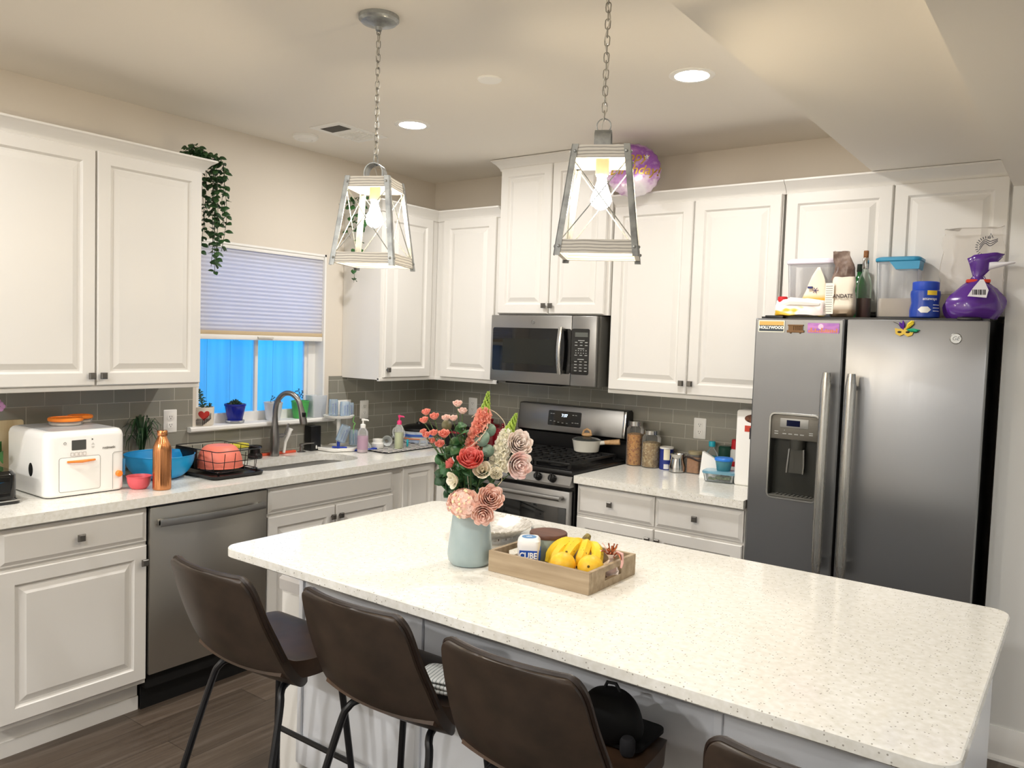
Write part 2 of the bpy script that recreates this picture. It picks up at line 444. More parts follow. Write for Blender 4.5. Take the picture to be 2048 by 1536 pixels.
# left upper (along the window wall): local x -> +y
t = cabinet('upper_cabinet', 'white two-door upper cabinet left of the window with trailing greenery on top', (.32, -2.935, ZU), r90, .972, .99, .318,
            [('door', .008, .482, .014, .985, (.462, .055)), ('door', .490, .966, .014, .985, (.510, .055))], rail=.008)
crown(t, [((-.02, 0), (0, -1)), ((.972, 0), (1, -1)), ((.972, .318), (1, 0))], .982)
t = cabinet('corner_upper_cabinet', 'white upper cabinet right of the window with ivy hanging down its side', (.32, -.805, ZU), r90, .80, .99, .318,
            [('door', .028, .424, .014, .985, (.048, .06))], rail=.008)
crown(t, [((0, .318), (-1, 0)), ((0, 0), (-1, -1)), ((.485, 0), (-1, -1))], .982)
t = cabinet('narrow_upper_cabinet', 'white single-door upper cabinet between the corner and the microwave', (.323, -.32, ZU), 0, .500, .99, .318,
            [('door', .062, .472, .014, .985, None)], rail=.008)
crown(t, [((-.003, 0), (1, -1)), ((.511, 0), (0, -1))], .982)
t = cabinet('microwave_cabinet', 'tall white two-door cabinet above the microwave reaching the ceiling', (.836, -.345, 1.744), 0, .744, .86, .343,
            [('door', .006, .362, .004, .845, (.342, .05)), ('door', .368, .722, .004, .845, (.388, .05))])
crown(t, [((0, .343), (-1, 0)), ((0, 0), (-1, -1)), ((.744, 0), (1, -1)), ((.744, .343), (1, 0))], .832)
t = cabinet('upper_cabinet', 'white two-door upper cabinet right of the microwave with the balloon on top', (1.582, -.32, ZU), 0, .898, .99, .318,
            [('door', .008, .455, .014, .985, (.435, .07)), ('door', .463, .894, .014, .985, (.483, .07))], rail=.008)
crown(t, [((0, 0), (0, -1)), ((.908, 0), (0, -1))], .982)
t = cabinet('refrigerator_cabinet', 'white two-door cabinet over the stainless refrigerator', (2.492, -.32, 1.757), 0, .908, .568, .318,
            [('door', .006, .462, .010, .563, None), ('door', .470, .894, .010, .563, None)])
crown(t, [((0, 0), (0, -1)), ((.908, 0), (0, -1))], .560)
# base units
def base_body(w): 
    return None
cabinet('base_cabinet', 'white base cabinet with one drawer and one door left of the dishwasher', (.605, -2.935, 0), r90, .558, .874, .6,
        [('drawer', .006, .553, .727, .862, (.285, .793)), ('door', .006, .553, .152, .712, (.536, .645))], toe=.13)
def sink_holes(b):
    b.box(0, .895, 0, .02, .13, .874); b.box(0, .02, .02, .6, .13, .874); b.box(.875, .895, .02, .6, .13, .874); b.box(.02, .875, .02, .6, .13, .15); b.box(.02, .875, .585, .6, .15, .874)
cabinet('sink_cabinet', 'white sink base cabinet with a long false drawer above two doors', (.605, -1.796, 0), r90, .895, .874, .6,
        [('false', .006, .826, .742, .862, None), ('door', .006, .412, .152, .727, (.39, .672)), ('door', .420, .826, .152, .727, (.442, .672))], toe=.13, holes=sink_holes)
t = thing('corner_base_cabinet', 'white L-shaped corner base cabinet with two narrow doors behind the flowers', 'cabinet', (0, 0, 0))
b = MB(); b.prism([(.005, -.9), (.605, -.9), (.605, -.605), (.818, -.605), (.818, -.005), (.005, -.005)], .13, .874)
b.prism([(.005, -.9), (.545, -.9), (.545, -.545), (.818, -.545), (.818, -.005), (.005, -.005)], 0, .13); b.build('body', WHITE, t, smooth=0)
door_bm(.262, .72, 'narrow').build('door', WHITE, t, (.605, -.895, .147), (0, 0, r90), smooth=20)
door_bm(.178, .72, 'narrow').build('door', WHITE, t, (.633, -.605, .147), smooth=20)
cabinet('base_cabinet', 'white base cabinet with two drawers and two doors between range and refrigerator', (1.588, -.605, 0), 0, .886, .874, .6,
        [('drawer', .008, .440, .718, .862, (.205, .793)), ('drawer', .448, .880, .718, .862, (.655, .793)),
         ('door', .008, .440, .152, .704, (.418, .652)), ('door', .448, .880, .152, .704, (.470, .652))], toe=.13)
# worktops
SX0, SX1, SY0, SY1 = .175, .468, -1.72, -1.035
outer = [(.008, -3.0), (.648, -3.0), (.648, -.70)] + [(.648 + .05 - .05 * math.cos(a), -.70 + .05 * math.sin(a)) for a in (R(30), R(60), R(90))] + [(.82, -.65), (.82, -.008), (.008, -.008)]
c = MB(); c.slab(outer, [rrect(SX0, SX1, SY0, SY1, .1, 6)], .876, H)
tag(c.build('worktop', QUARTZ, smooth=30), 'L-shaped speckled white quartz worktop around the sink', 'countertop')
c = MB(); c.slab([(1.586, -.648), (2.474, -.648), (2.474, -.008), (1.586, -.008)], [], .876, H)
tag(c.build('worktop', QUARTZ, smooth=30), 'short speckled white quartz worktop between range and refrigerator', 'countertop')
# sink bowl
s = thing('sink', 'undermount stainless steel sink bowl below the tall faucet', 'sink', (0, 0, .876))
b = MB(); e = .006
prof = [(SX0 - .02, SX1 + .02, SY0 - .02, SY1 + .02, .1, 0), (SX0 - e, SX1 + e, SY0 - e, SY1 + e, .1, 0), (SX0 - e, SX1 + e, SY0 - e, SY1 + e, .1, -.02),
        (SX0, SX1, SY0, SY1, .1, -.16), (SX0 + .03, SX1 - .03, SY0 + .03, SY1 - .03, .08, -.195), (SX0 + .1, SX1 - .1, SY0 + .1, SY1 - .1, .04, -.2)]
b.loft([[(x, y, q[5]) for x, y in rrect(*q[:5], 6)] for q in prof], True, False, True); b.build('bowl', mat('sink_steel', 'c4c3c0', .38, .75), s, recalc=False)
b = MB(); b.lathe([(.04, 0), (.04, .003), (.03, .004), (.028, .001)], (.32, -1.38, -.199), 20); b.build('drain', CHROME, s)
# ------------------------------------------------------------------ dishwasher
t = thing('dishwasher', 'stainless steel dishwasher with a bowed bar handle beside the sink cabinet', 'dishwasher', (.605, -2.374, 0), r90)
b = MB(); b.box(.003, .573, .002, .56, .10, .868); b.build('body', DARK, t, smooth=0)
b = MB(); b.box(.003, .573, -.022, 0, .163, .862, .004); b.build('door', brushed('dishwasher_steel', 'b9b6af', .3, 0), t)
b = MB(); b.box(.006, .57, -.020, -.0, .863, .8685); b.box(.2, .37, -.021, -.004, .8645, .8695); b.build('control_strip', BLACKGL, t, smooth=0)
b = MB(); b.box(.003, .573, .04, .05, 0, .16); b.box(.003, .573, .002, .04, .135, .16); b.build('toe_kick', DARK, t, smooth=0)
b = MB(); n = 14
rings = []
for i in range(n + 1):
    f = i / n; x = .03 + .515 * f; y = -.05 - .022 * math.sin(PI * f); 
    rings.append([(x, y + a, .80 + c) for a, c in ((.008, -.012), (-.004, -.016), (-.008, 0), (-.004, .014), (.008, .012))])
b.loft(rings); b.box(.03, .052, -.056, -.02, .788, .812, .003); b.box(.523, .545, -.056, -.02, .788, .812, .003)
b.build('handle', STEEL, t)

# ------------------------------------------------------------------ range
t = thing('gas_range', 'stainless steel gas range with black cooktop between the base cabinets', 'range', (.826, 0, 0))
W = .754
b = MB(); b.box(0, W, -.63, -.012, .02, .905); b.build('body', BLACK, t, smooth=0)
b = MB(); b.box(.0, W, -.655, -.014, .905, .935, .006); b.box(.03, W - .03, -.62, -.11, .93, .937, .004); b.build('cooktop', BLACK, t)
b = MB()
b.loft([[(x, y, z) for y, z in ((-.63, .905), (-.652, .905), (-.672, .862), (-.672, .85), (-.63, .85))] for x in (0, W)])
b.build('control_panel', STEEL, t, smooth=20)
for x in (.085, .170, .38, .555, .645):
    k = MB(); k.lathe([(.021, 0), (.021, .008), (.019, .012), (.018, .026), (.014, .030)], (0, 0, 0), 20)
    k.box(-.005, .005, -.018, .018, .026, .036, .002)
    o = k.build('knob', BLACK, t, (x, -.664, .884), (R(66), 0, 0))
b = MB(); b.box(.004, W - .004, -.668, -.635, .19, .828, .004); b.build('oven_door', STEEL, t)
b = MB(); b.box(.02, W - .02, -.671, -.66, .21, .742, .003); b.build('oven_window', BLACKGL, t)
b = MB(); b.box(.004, W - .004, -.66, -.635, .03, .178, .004); b.build('drawer', STEEL, t)
b = MB(); b.tube([(.03, -.715, .795), (W - .03, -.715, .795)], .0125, 14)
for x in (.045, W - .045): b.tube([(x, -.667, .795), (x, -.715, .795)], .010, 10)
b.build('handle', STEEL, t)
b = MB()
b.loft([[(x, y, z) for y, z in ((-.012, .93), (-.07, .93), (-.062, 1.04), (-.095, 1.055), (-.075, 1.212), (-.03, 1.215), (-.012, 1.2))] for x in (.0, W)])
b.build('backguard', BLACK, t, smooth=0)
tilt = math.atan2(.02, .157)
bgM = Matrix.Translation((0, -.0955, 1.055)) @ Matrix.Rotation(-tilt, 4, 'X')
b = MB(); b.M = bgM; b.box(.006, W - .022, -.006, 0, -.0, .156, .003); b.build('backguard_panel', STEEL, t)
b = MB(); b.M = bgM; b.box(W - .022, W - .004, -.008, 0, 0, .156, .004); b.build('backguard_trim', CHROME, t)
b = MB(); b.M = bgM; b.loft([[(x, y, z) for x, z in rrect(.225, .455, .035, .125, .008)] for y in (-.006, -.009)]); b.build('display_panel', BLACKGL, t)
LED = mat('blue_white_led', 'dff0ff', .5, emit=3.5, ecol='cfe8ff')
MARK = mat('pale_printing', 'a8aaa8', .6)
text('7:37', .024, LED, t, bgM @ face_y(.34, -.0095, .098), 'clock_digits')
b = MB(); b.M = bgM
for i, (x, z) in enumerate([(.245, .105), (.262, .105), (.245, .062), (.272, .060), (.30, .056), (.33, .054), (.36, .054), (.40, .105), (.42, .105), (.40, .06), (.42, .06), (.435, .06)]): b.box(x - .006, x + .006, -.0096, -.0088, z - .002, z + .002)
b.build('panel_marking', MARK, t, smooth=0)
# burners and grates
for x, y, r in ((.17, -.25, .045), (.17, -.50, .05), (.584, -.25, .04), (.584, -.50, .055), (.377, -.37, .05)):
    k = MB(); k.lathe([(r + .012, 0), (r + .01, .008), (r, .01), (r, .018), (r - .006, .021)], (x, y, .936), 20); k.build('burner', IRON, t)
for gx0, gx1 in ((.035, .262), (.268, .486), (.492, .719)):
    g = MB(); z0, z1 = .957, .969; th = .011
    for y in (-.62, -.375, -.13): g.box(gx0, gx1, y - th / 2, y + th / 2, z0, z1, .002)
    for x in (gx0 + th / 2, (gx0 + gx1) / 2, gx1 - th / 2): g.box(x - th / 2, x + th / 2, -.62, -.13, z0, z1, .002)
    for x in (gx0 + .06, gx1 - .06): g.box(x - .004, x + .004, -.58, -.17, z0 + .002, z1 - .001)
    for y in (-.56, -.5, -.44, -.31, -.25, -.19): g.box(gx0 + .01, gx1 - .01, y - .004, y + .004, z0 + .002, z1 - .001)
    for x in (gx0 + .008, gx1 - .008):
        for y in (-.613, -.137): g.box(x - .007, x + .007, y - .007, y + .007, .934, z0)
    g.build('grate', IRON, t)

# ------------------------------------------------------------------ microwave
t = thing('microwave', 'stainless over-the-range microwave with black glass door and vertical handle', 'microwave', (.826, -.395, 1.356))
W, Hm = .712, .382
b = MB(); b.box(0, W + .012, .03, .385, .0, Hm); b.build('body', GREYPL, t, smooth=0)
b = MB(); b.box(.08, W - .25, .05, .30, -.012, .001); b.build('vent_underside', DARK, t, smooth=0)
b = MB(); b.box(0, .556, 0, .029, 0, Hm, .004); b.build('door', STEEL, t)
b = MB(); b.box(.558, W, 0, .029, 0, Hm, .004); b.build('side_panel', STEEL, t)
b = MB(); b.loft([[(x, y, z) for x, z in rrect(.016, .555, .062, .31, .012)] for y in (.002, -.002)]); b.build('door_glass', BLACKGL, t)
b = MB(); b.box(.09, .455, -.0026, -.0016, .105, .248); b.build('door_window', mat('smoked_window', '20221f', .12), t, smooth=0)
b = MB(); b.loft([[(x, y, z) for x, z in rrect(.56, .672, .062, .312, .01)] for y in (.002, -.002)]); b.build('keypad', BLACKGL, t)
b = MB(); b.box(.582, .662, -.0028, -.0016, .268, .292); b.build('display', mat('grey_display', '5a5d59', .3), t, smooth=0)
b = MB()
random.seed(3)
for r, z in enumerate((.248, .238, .222, .204, .194, .18, .168, .146, .133, .117, .1, .083)):
    nn = (1, 3, 3, 1, 5, 5, 3, 1, 3, 3, 3, 3)[r]
    for i in range(nn):
        x = .622 if nn == 1 else .59 + .064 * i / (nn - 1); ww = .02 if nn == 1 else (.003 if nn == 5 else .008)
        b.box(x - ww, x + ww, -.0026, -.0016, z - .0018, z + .0018)
b.build('keypad_marking', MARK, t, smooth=0)
b = MB(); rings = []
for i in range(13):
    f = i / 12; z = .058 + .262 * f; y = -.028 - .016 * math.sin(PI * f)
    rings.append([(.503 + a, y + c, z) for a, c in ((-.012, .006), (-.012, -.004), (-.006, -.008), (.006, -.008), (.012, -.004), (.012, .006))])
b.loft(rings); b.box(.494, .512, -.03, 0, .062, .08, .003); b.box(.494, .512, -.03, 0, .298, .316, .003); b.build('handle', STEELV, t)
def roundel(parent, x, y, z, r):
    b = MB(); b.M = Matrix.Translation((x, y, z)) @ Matrix.Rotation(R(90), 4, 'X')
    b.lathe([(r, 0), (r, .002), (r * .9, .003), (r * .86, .0018), (.001, .0018)], (0, 0, 0), 28)
    o = b.build('emblem', mat('emblem_silver', 'a5a5a2', .25, .9), parent)
    text('GE', r * 1.0, mat('emblem_dark', '77787a', .4, .6), o, face_y(x, y - .0024, z), 'monogram', shear=.25)
roundel(t, .298, 0, .345, .012)

# ------------------------------------------------------------------ refrigerator
t = thing('refrigerator', 'stainless side-by-side refrigerator with ice and water dispenser', 'refrigerator', (2.482, -.63, 0))
FW = .888; FH = 1.728; SPL = .372
FST = brushed('refrigerator_steel', '97989a', .34, 2, .03)
def _an(m):
    tg = N(m, 'ShaderNodeTangent', direction_type='RADIAL', axis='Z'); L(m, tg.outputs[0], bsdf(m).inputs['Tangent']); bsdf(m).inputs['Anisotropic'].default_value = .75
_an(FST)
b = MB(); b.box(.004, FW - .004, .065, .60, .02, FH + .01); b.build('body', BLACK, t, smooth=0)
b = MB(); b.box(.01, FW - .01, .02, .1, .0, .06); b.build('kick_plate', DARK, t, smooth=0)
# left (freezer) door with dispenser recess: built as slabs round an opening
DX0, DX1, DZ0, DZ1 = .088, .297, .948, 1.316
b = MB(); D = .06
loops = [[(x, y, z) for x, z in rrect(a0, a1, c0, c1, r, 5)] for y, a0, a1, c0, c1, r in ((D, 0, SPL, .07, FH, .004), (.006, 0, SPL, .07, FH, .004), (0, .006, SPL - .006, .076, FH - .006, .006))]
rs = [b.ring(l) for l in loops]
for q, p in zip(rs, rs[1:]): b.bridge(q, p)
inn = b.ring([(x, 0, z) for x, z in rrect(DX0, DX1, DZ0, DZ1, .018, 5)]); inn2 = b.ring([(x, .055, z) for x, z in rrect(DX0, DX1, DZ0, DZ1, .018, 5)])
b.bridge(rs[-1], inn); b.bridge(inn, inn2); b.bm.faces.new(rs[0][::-1])
b.build('freezer_door', FST, t, smooth=0)
b = MB(); b.box(SPL + .012, FW, 0, D, .07, FH, .006); b.build('refrigerator_door', FST, t)
b = MB(); b.box(.03, .11, .03, .09, FH, FH + .014, .003); b.box(FW - .11, FW - .03, .03, .09, FH, FH + .014, .003); b.build('hinge_cover', BLACK, t)
for nm, x in (('freezer', SPL - .045), ('fridge', SPL + .052)):
    b = MB(); rings = []
    n = 16
    for i in range(n + 1):
        f = i / n; z = .66 + .845 * f; y = -.052 - .012 * math.sin(PI * f)
        e = .013 if i in (0, n) else .018
        rings.append([(x + e * math.cos(a) * 1.2, y + e * math.sin(a), z) for a in [2 * PI * k / 12 for k in range(12)]])
    b.loft(rings)
    for z in (.72, 1.45): b.tube([(x, -.05, z), (x, .002, z)], .009, 10)
    b.build('handle', STEELV, t)
# dispenser
dp = MB()
fr = [[(x, y, z) for x, z in rrect(DX0 - o, DX1 + o, DZ0 - o, DZ1 + o, .02 + o, 5)] for o, y in ((.006, -.0005), (.004, -.004), (-.003, -.004), (-.004, .01))]
rs = [dp.ring(l) for l in fr]
for q, p in zip(rs, rs[1:]): dp.bridge(q, p)
dp.build('dispenser_bezel', mat('bezel_steel', 'b4b4b0', .25, .9), t)
b = MB(); b.box(DX0 + .002, DX1 - .002, .003, .05, 1.205, DZ1 - .004, .004); dpan = b.build('dispenser_panel', mat('dispenser_grey', '6d6a63', .4, .3), t)
b = MB(); b.box(.13, .25, .0015, .004, 1.257, 1.297, .001); b.build('readout_plate', mat('readout_plate', '9a9a98', .4, .4), dpan)
b = MB(); b.box(.158, .215, .0005, .003, 1.264, 1.290); b.build('readout', mat('readout_navy', '0b1030', .1), dpan, smooth=0)
b = MB()
for x, z in [(.115, 1.238), (.15, 1.23), (.175, 1.23), (.2, 1.23), (.225, 1.23), (.262, 1.232), (.115, 1.228), (.262, 1.24)]: b.box(x - .008, x + .008, .0022, .0035, z - .002, z + .002)
b.box(.148, .151, .0018, .0035, 1.243, 1.246); b.build('button_marking', MARK, dpan, smooth=0)
b = MB(); b.loft([[(x, y, z) for x, z in rrect(DX0 + .001, DX1 - .001, DZ0 + .001, 1.206, .012)] for y in (.053, .05)])
b.box(DX0 + .002, DX0 + .005, .003, .053, DZ0 + .01, 1.206); b.box(DX1 - .005, DX1 - .002, .003, .053, DZ0 + .01, 1.206)
b.build('dispenser_cavity', mat('cavity_dark', '2a2b27', .3), t, smooth=0)
b = MB(); b.lathe([(.03, 0), (.034, .04), (.028, .042)], (.20, .03, 1.165), 16); b.loft([[(x, y, z) for x, y in ((.17, .04), (.17, .02), (.23, .02), (.23, .04))] for z in (1.06, 1.165)])
b.build('dispenser_paddle', mat('paddle_grey', '4a4a46', .3, .3), t)
b = MB(); b.tube([(.17, .015, 1.165), (.166, .012, 1.10), (.164, .012, 1.06)], .003, 6); b.tube([(.232, .015, 1.165), (.236, .012, 1.10), (.234, .012, 1.06)], .003, 6); b.build('paddle_rim', CHROME, t)
b = MB(); b.box(DX0 + .008, DX1 - .008, -.004, .05, DZ0 + .003, DZ0 + .012, .002)
for i in range(9): b.box(DX0 + .03 + i * .018, DX0 + .04 + i * .018, .004, .044, DZ0 + .0125, DZ0 + .0155)
b.build('drip_tray', GREYPL, t)
roundel(t, .782, 0, 1.658, .021)

# ------------------------------------------------------------------ island
ISM = mat('island_grey_white_paint', 'dcdfe4', .3)
t = thing('island_cabinet', 'pale painted kitchen island base under the big quartz top', 'kitchen island', (0, 0, 0))
b = MB(); b.box(1.53, 3.53, -2.33, -1.64, .10, .884); b.box(1.56, 3.5, -2.30, -1.72, 0, .10); b.build('body', ISM, t, smooth=0)
b = MB()
for x in (1.53, 2.085, 3.03, 3.51): b.box(x, x + .02, -2.340, -2.33, .10, .884, .002)
b.box(1.53, 3.53, -2.343, -2.33, .84, .884); b.box(1.53, 3.53, -2.343, -2.33, .10, .2, .003); b.build('trim_strip', ISM, t)
for x in (2.905,):
    b = MB(); pr = [(-2.343, .884), (-2.50, .884), (-2.50, .866)] + [(-2.45 + .07 * math.cos(R(a)) - .05, .80 + .07 * math.sin(R(a)) - .01) for a in (110, 140, 170, 200)][:0] + [(-2.485, .855), (-2.46, .84), (-2.44, .815), (-2.41, .80), (-2.385, .785), (-2.37, .76), (-2.343, .745)]
    b.loft([[(x + o, y, z) for y, z in pr] for o in (0, .045)]); b.build('corbel', ISM, t, smooth=25)
c = MB(); iso = rrect(1.501, 3.56, -2.6265, -1.60, .05, 6)
c.loft([[(x, y, z) for x, y in rrect(1.501 + i, 3.56 - i, -2.6265 + i, -1.60 - i, .05 - i, 6)] for i, z in ((.003, .8845), (0, .8875), (0, .911), (.003, H))])
tag(c.build('island_worktop', QUARTZ, smooth=30), 'big white speckled quartz island top with rounded corners', 'countertop')

# ------------------------------------------------------------------ fixtures on the ceiling and light
GLOW = mat('recessed_lamp_lens', 'ffffff', .5, emit=28, ecol='fff8ee')
def recessed(x, y, label, power=12, z=ZC):
    t = thing('recessed_light', label, 'ceiling light', (x, y, z), 0, 'recessed lights in the kitchen ceiling')
    b = MB(); b.lathe([(.088, 0), (.088, -.003), (.078, -.007), (.066, -.005), (.066, 0)], (0, 0, 0), 32); b.build('trim_ring', WHITEPL, t)
    b = MB(); b.lathe([(.066, -.0015), (.066, -.003), (.03, -.0045), (.001, -.005)], (0, 0, 0), 28); b.build('lens', GLOW, t)
    area(x, y, z - .012, power, .07)
def area(x, y, z, power, size, col=(1, .975, .94), rot=(0, 0, 0)):
    l = bpy.data.lights.new('lamp', 'AREA'); l.shape = 'DISK'; l.size = size * 2; l.energy = power; l.color = col
    o = bpy.data.objects.new('lamp', l); o.location = (x, y, z); o.rotation_euler = rot; COL.objects.link(o); return o
recessed(.916, -1.196, 'round recessed ceiling light nearer the sink window')
recessed(2.38, -1.186, 'round recessed ceiling light in front of the range wall')
for x, y, p in ((.916, -3.6, 17), (2.38, -3.9, 17), (.916, -5.9, 50), (2.38, -6.1, 50), (4.0, -6.3, 42)): area(x, y, ZC - .012, p, .07)  # unseen ceiling lamps behind the camera; far row boosted and extended as fill
for x, y, p in ((5.8, -3.0, 34), (5.8, -5.6, 30)): area(x, y, ZC - .012, p, .07)

W_ = bpy.data.worlds.new('dusk'); SC.world = W_; W_.use_nodes = True
bg = W_.node_tree.nodes['Background']; bg.inputs['Color'].default_value = (.04, .47, 1.0, 1); bg.inputs['Strength'].default_value = 3.6
SC.view_settings.view_transform = 'Standard'; SC.view_settings.look = 'None'; SC.view_settings.gamma = 1; SC.view_settings.use_curve_mapping = False
SC.view_settings.exposure = 0.14
SC.cycles.max_bounces = 8; SC.cycles.diffuse_bounces = 6; SC.cycles.glossy_bounces = 4; SC.cycles.transmission_bounces = 6; SC.cycles.transparent_max_bounces = 14
SC.cycles.caustics_reflective = False; SC.cycles.caustics_refractive = False; SC.cycles.sample_clamp_indirect = 6
SC.cycles.use_denoising = True
# ------------------------------------------------------------------ pendant lanterns
WASH = mat('whitewashed_wood', 'c9c5bd', .6)
def _ww():
    m = WASH; v = coords(m, (12, 12, 34)); w = N(m, 'ShaderNodeTexWave', bands_direction='Z'); w.inputs['Scale'].default_value = 1.1; w.inputs['Distortion'].default_value = 3.5
    w.inputs['Detail'].default_value = 3; w.inputs['Detail Scale'].default_value = .8; L(m, v, w.inputs['Vector'])
    L(m, ramp(m, w.outputs['Fac'], [(.0, '94918b'), (.2, 'c4c0b8'), (1.0, 'dcd8cf')]), bsdf(m).inputs['Base Color'])
_ww()
BULB = mat('lit_edison_bulb', 'fff0c8', .2, emit=240, ecol='ffe9c4')
def lantern(x, y, rz, turn, label):
    t = thing('pendant_lantern', label, 'pendant light', (x, y, 1.825), rz, 'lantern pendants over the island')
    zt = .285; sb, st = .108, .073
    def half(z): return sb + (st - sb) * z / zt
    for k in range(4):
        M4 = Matrix.Rotation(k * PI / 2, 4, 'Z')
        b = MB(); b.M = M4
        for z0, z1 in ((.004, .038), (zt - .034, zt)):
            a0, a1 = half(z0), half(z1)
            b.loft([[(-a, -a + o, z) for a, z, o in ((a0, z0, 0), (a0, z0, .012), (a1, z1, .012), (a1, z1, 0))], [(a, -a + o, z) for a, z, o in ((a0, z0, 0), (a0, z0, .012), (a1, z1, .012), (a1, z1, 0))]])
            b.build('wooden_rail', WASH, t, smooth=0); b = MB(); b.M = M4
        b = MB(); b.M = M4
        a0, a1 = half(.0) + .001, half(zt) + .001
        for dx, dy in (((0, .017), (0, .0025)), ((0, .0025), (0, .017))):
            b.loft([[(-a + i - .001, -a + j - .001, z) for i, j in ((dx[0], dy[0]), (dx[1], dy[0]), (dx[1], dy[1]), (dx[0], dy[1]))] for a, z in ((a0, -.004), (a1, zt + .002))])
        for z in (.02, zt - .017):
            a = half(z)
            b.ball((-a + .009, -a - .002, z), .0045, 8, 5); b.ball((-a - .002, -a + .009, z), .0045, 8, 5)
        b.build('corner_strap', GALV, t, smooth=30)
        b = MB(); b.M = M4
        z0, z1 = .036, zt - .036; a0, a1 = half(z0), half(z1)
        for s in (-1, 1): b.tube([(-s * (a0 - .01), -a0 + .006, z0), (s * (a1 - .006), -a1 + .006, z1)], .0017, 6)
        b.build('cross_wire', GALV, t)
    b = MB(); b.box(-st + .012, st - .012, -st + .012, st - .012, zt - .012, zt - .002); b.build('top_plate', WASH, t, smooth=0)
    b = MB(); b.lathe([(.018, 0), (.018, -.05), (.0155, -.055)], (0, 0, zt - .012), 20); b.build('socket', mat('socket_cream', 'b9a98c', .5), t)
    b = MB(); b.lathe([(.0125, .085), (.013, .07), (.019, .05), (.027, .028), (.0285, .018), (.024, .006), (.012, -.003), (.003, -.006)], (0, 0, .135), 20)
    b.build('bulb', BULB, t)
    # strap handle over the top
    h = thing('x', 'x', 'x'); 
    for kk in ('label', 'category'): del h[kk]
    bpy.data.objects.remove(h)
    b = MB(); b.M = Matrix.Rotation(turn, 4, 'Z'); rings = []
    r = .033
    path = [(-r, 0)] + [(-r * math.cos(R(a)), .022 + r * math.sin(R(a))) for a in range(0, 181, 15)] + [(r, 0)]
    for i, (px, pz) in enumerate(path):
        n = Vector((px, pz - .022)) if pz > .021 else Vector((px, 0)); n.normalize()
        q = (px - n.x * .003, pz - n.y * .003)
        rings.append([(px, -.022, zt + pz), (px, .022, zt + pz), (q[0], .022, zt + q[1]), (q[0], -.022, zt + q[1])])
    b.loft(rings); b.build('strap_handle', GALV, t, smooth=40)
    b = MB(); b.M = Matrix.Rotation(turn + PI / 2, 4, 'Z')
    b.tube([(.019 * math.cos(R(a)), 0, zt + .066 + .019 * math.sin(R(a))) for a in range(0, 360, 20)], .0018, 6, closed=True); b.build('hanging_ring', GALV, t)
    zc0 = zt + .082; zc1 = ZC - 1.825 - .035
    b = MB(); n = 19; p = (zc1 - zc0) / n
    for i in range(n):
        ax = Matrix.Rotation(turn + (i % 2) * PI / 2, 4, 'Z'); zc = zc0 + p * (i + .5)
        pts = []
        for a in range(0, 360, 30):
            c, s = math.cos(R(a)), math.sin(R(a)); pts.append(ax @ Vector((.0068 * c, 0, zc + .0075 * (1 if s > 0 else -1 if s < 0 else 0) * .9 + .0068 * s)))
        b.tube(pts, .0016, 5, closed=True)
    b.build('chain', mat('chain_metal', '9a978f', .35, .8), t)
    b = MB(); b.tube([(.006 * math.cos(i * .9), .006 * math.sin(i * .9), zt + (zc1 - zt) * i / 30) for i in range(31)], .0017, 6); b.build('cord', mat('clear_silver_cord', 'cfcabf', .4), t)
    b = MB(); zz = ZC - 1.825
    b.lathe([(.066, 0), (.066, -.012), (.060, -.016), (.058, -.020), (.02, -.030), (.012, -.034), (.010, -.045), (.004, -.048)], (0, 0, zz), 32); b.build('ceiling_canopy', GALV, t)
    return t
lantern(1.742, -2.228, R(25), R(0), 'lantern pendant hanging nearer the sink window')
lantern(2.606, -2.228, R(26), R(90), 'lantern pendant hanging in front of the microwave cabinet and balloon')

# ------------------------------------------------------------------ ceiling fittings
t = thing('smoke_detector', 'round white smoke detector on the ceiling beside the vent', 'smoke detector', (.257, -1.318, ZC))
b = MB(); b.lathe([(.066, 0), (.066, -.012), (.056, -.022), (.04, -.024), (.036, -.02), (.03, -.026), (.001, -.027)], (0, 0, 0), 28); b.build('case', WHITEPL, t)
t = thing('blank_cover', 'thin white round cover plate on the ceiling between the pendants', 'cover plate', (1.671, -1.547, ZC))
b = MB(); b.lathe([(.05, 0), (.05, -.003), (.045, -.007), (.001, -.008)], (0, 0, 0), 28); b.build('plate', WHITEPL, t)
t = thing('ceiling_vent', 'rectangular white ceiling air vent with dark louvre slots', 'air vent', (.52, -1.25, ZC))
b = MB(); b.box(-.11, .11, -.17, .17, -.004, 0, .001); b.build('vent_plate', WHITEPL, t, smooth=0)
b = MB(); b.box(-.07, .07, -.13, -.05, -.0055, -.0035); b.build('slot', mat('vent_slot_dark', '55524b', .8), t, smooth=0)
b = MB(); 
for i in range(9): b.box(-.08, .08, -.01 + i * .016, -.004 + i * .016, -.009, -.004)
b.build('louvre', WHITEPL, t, smooth=0)

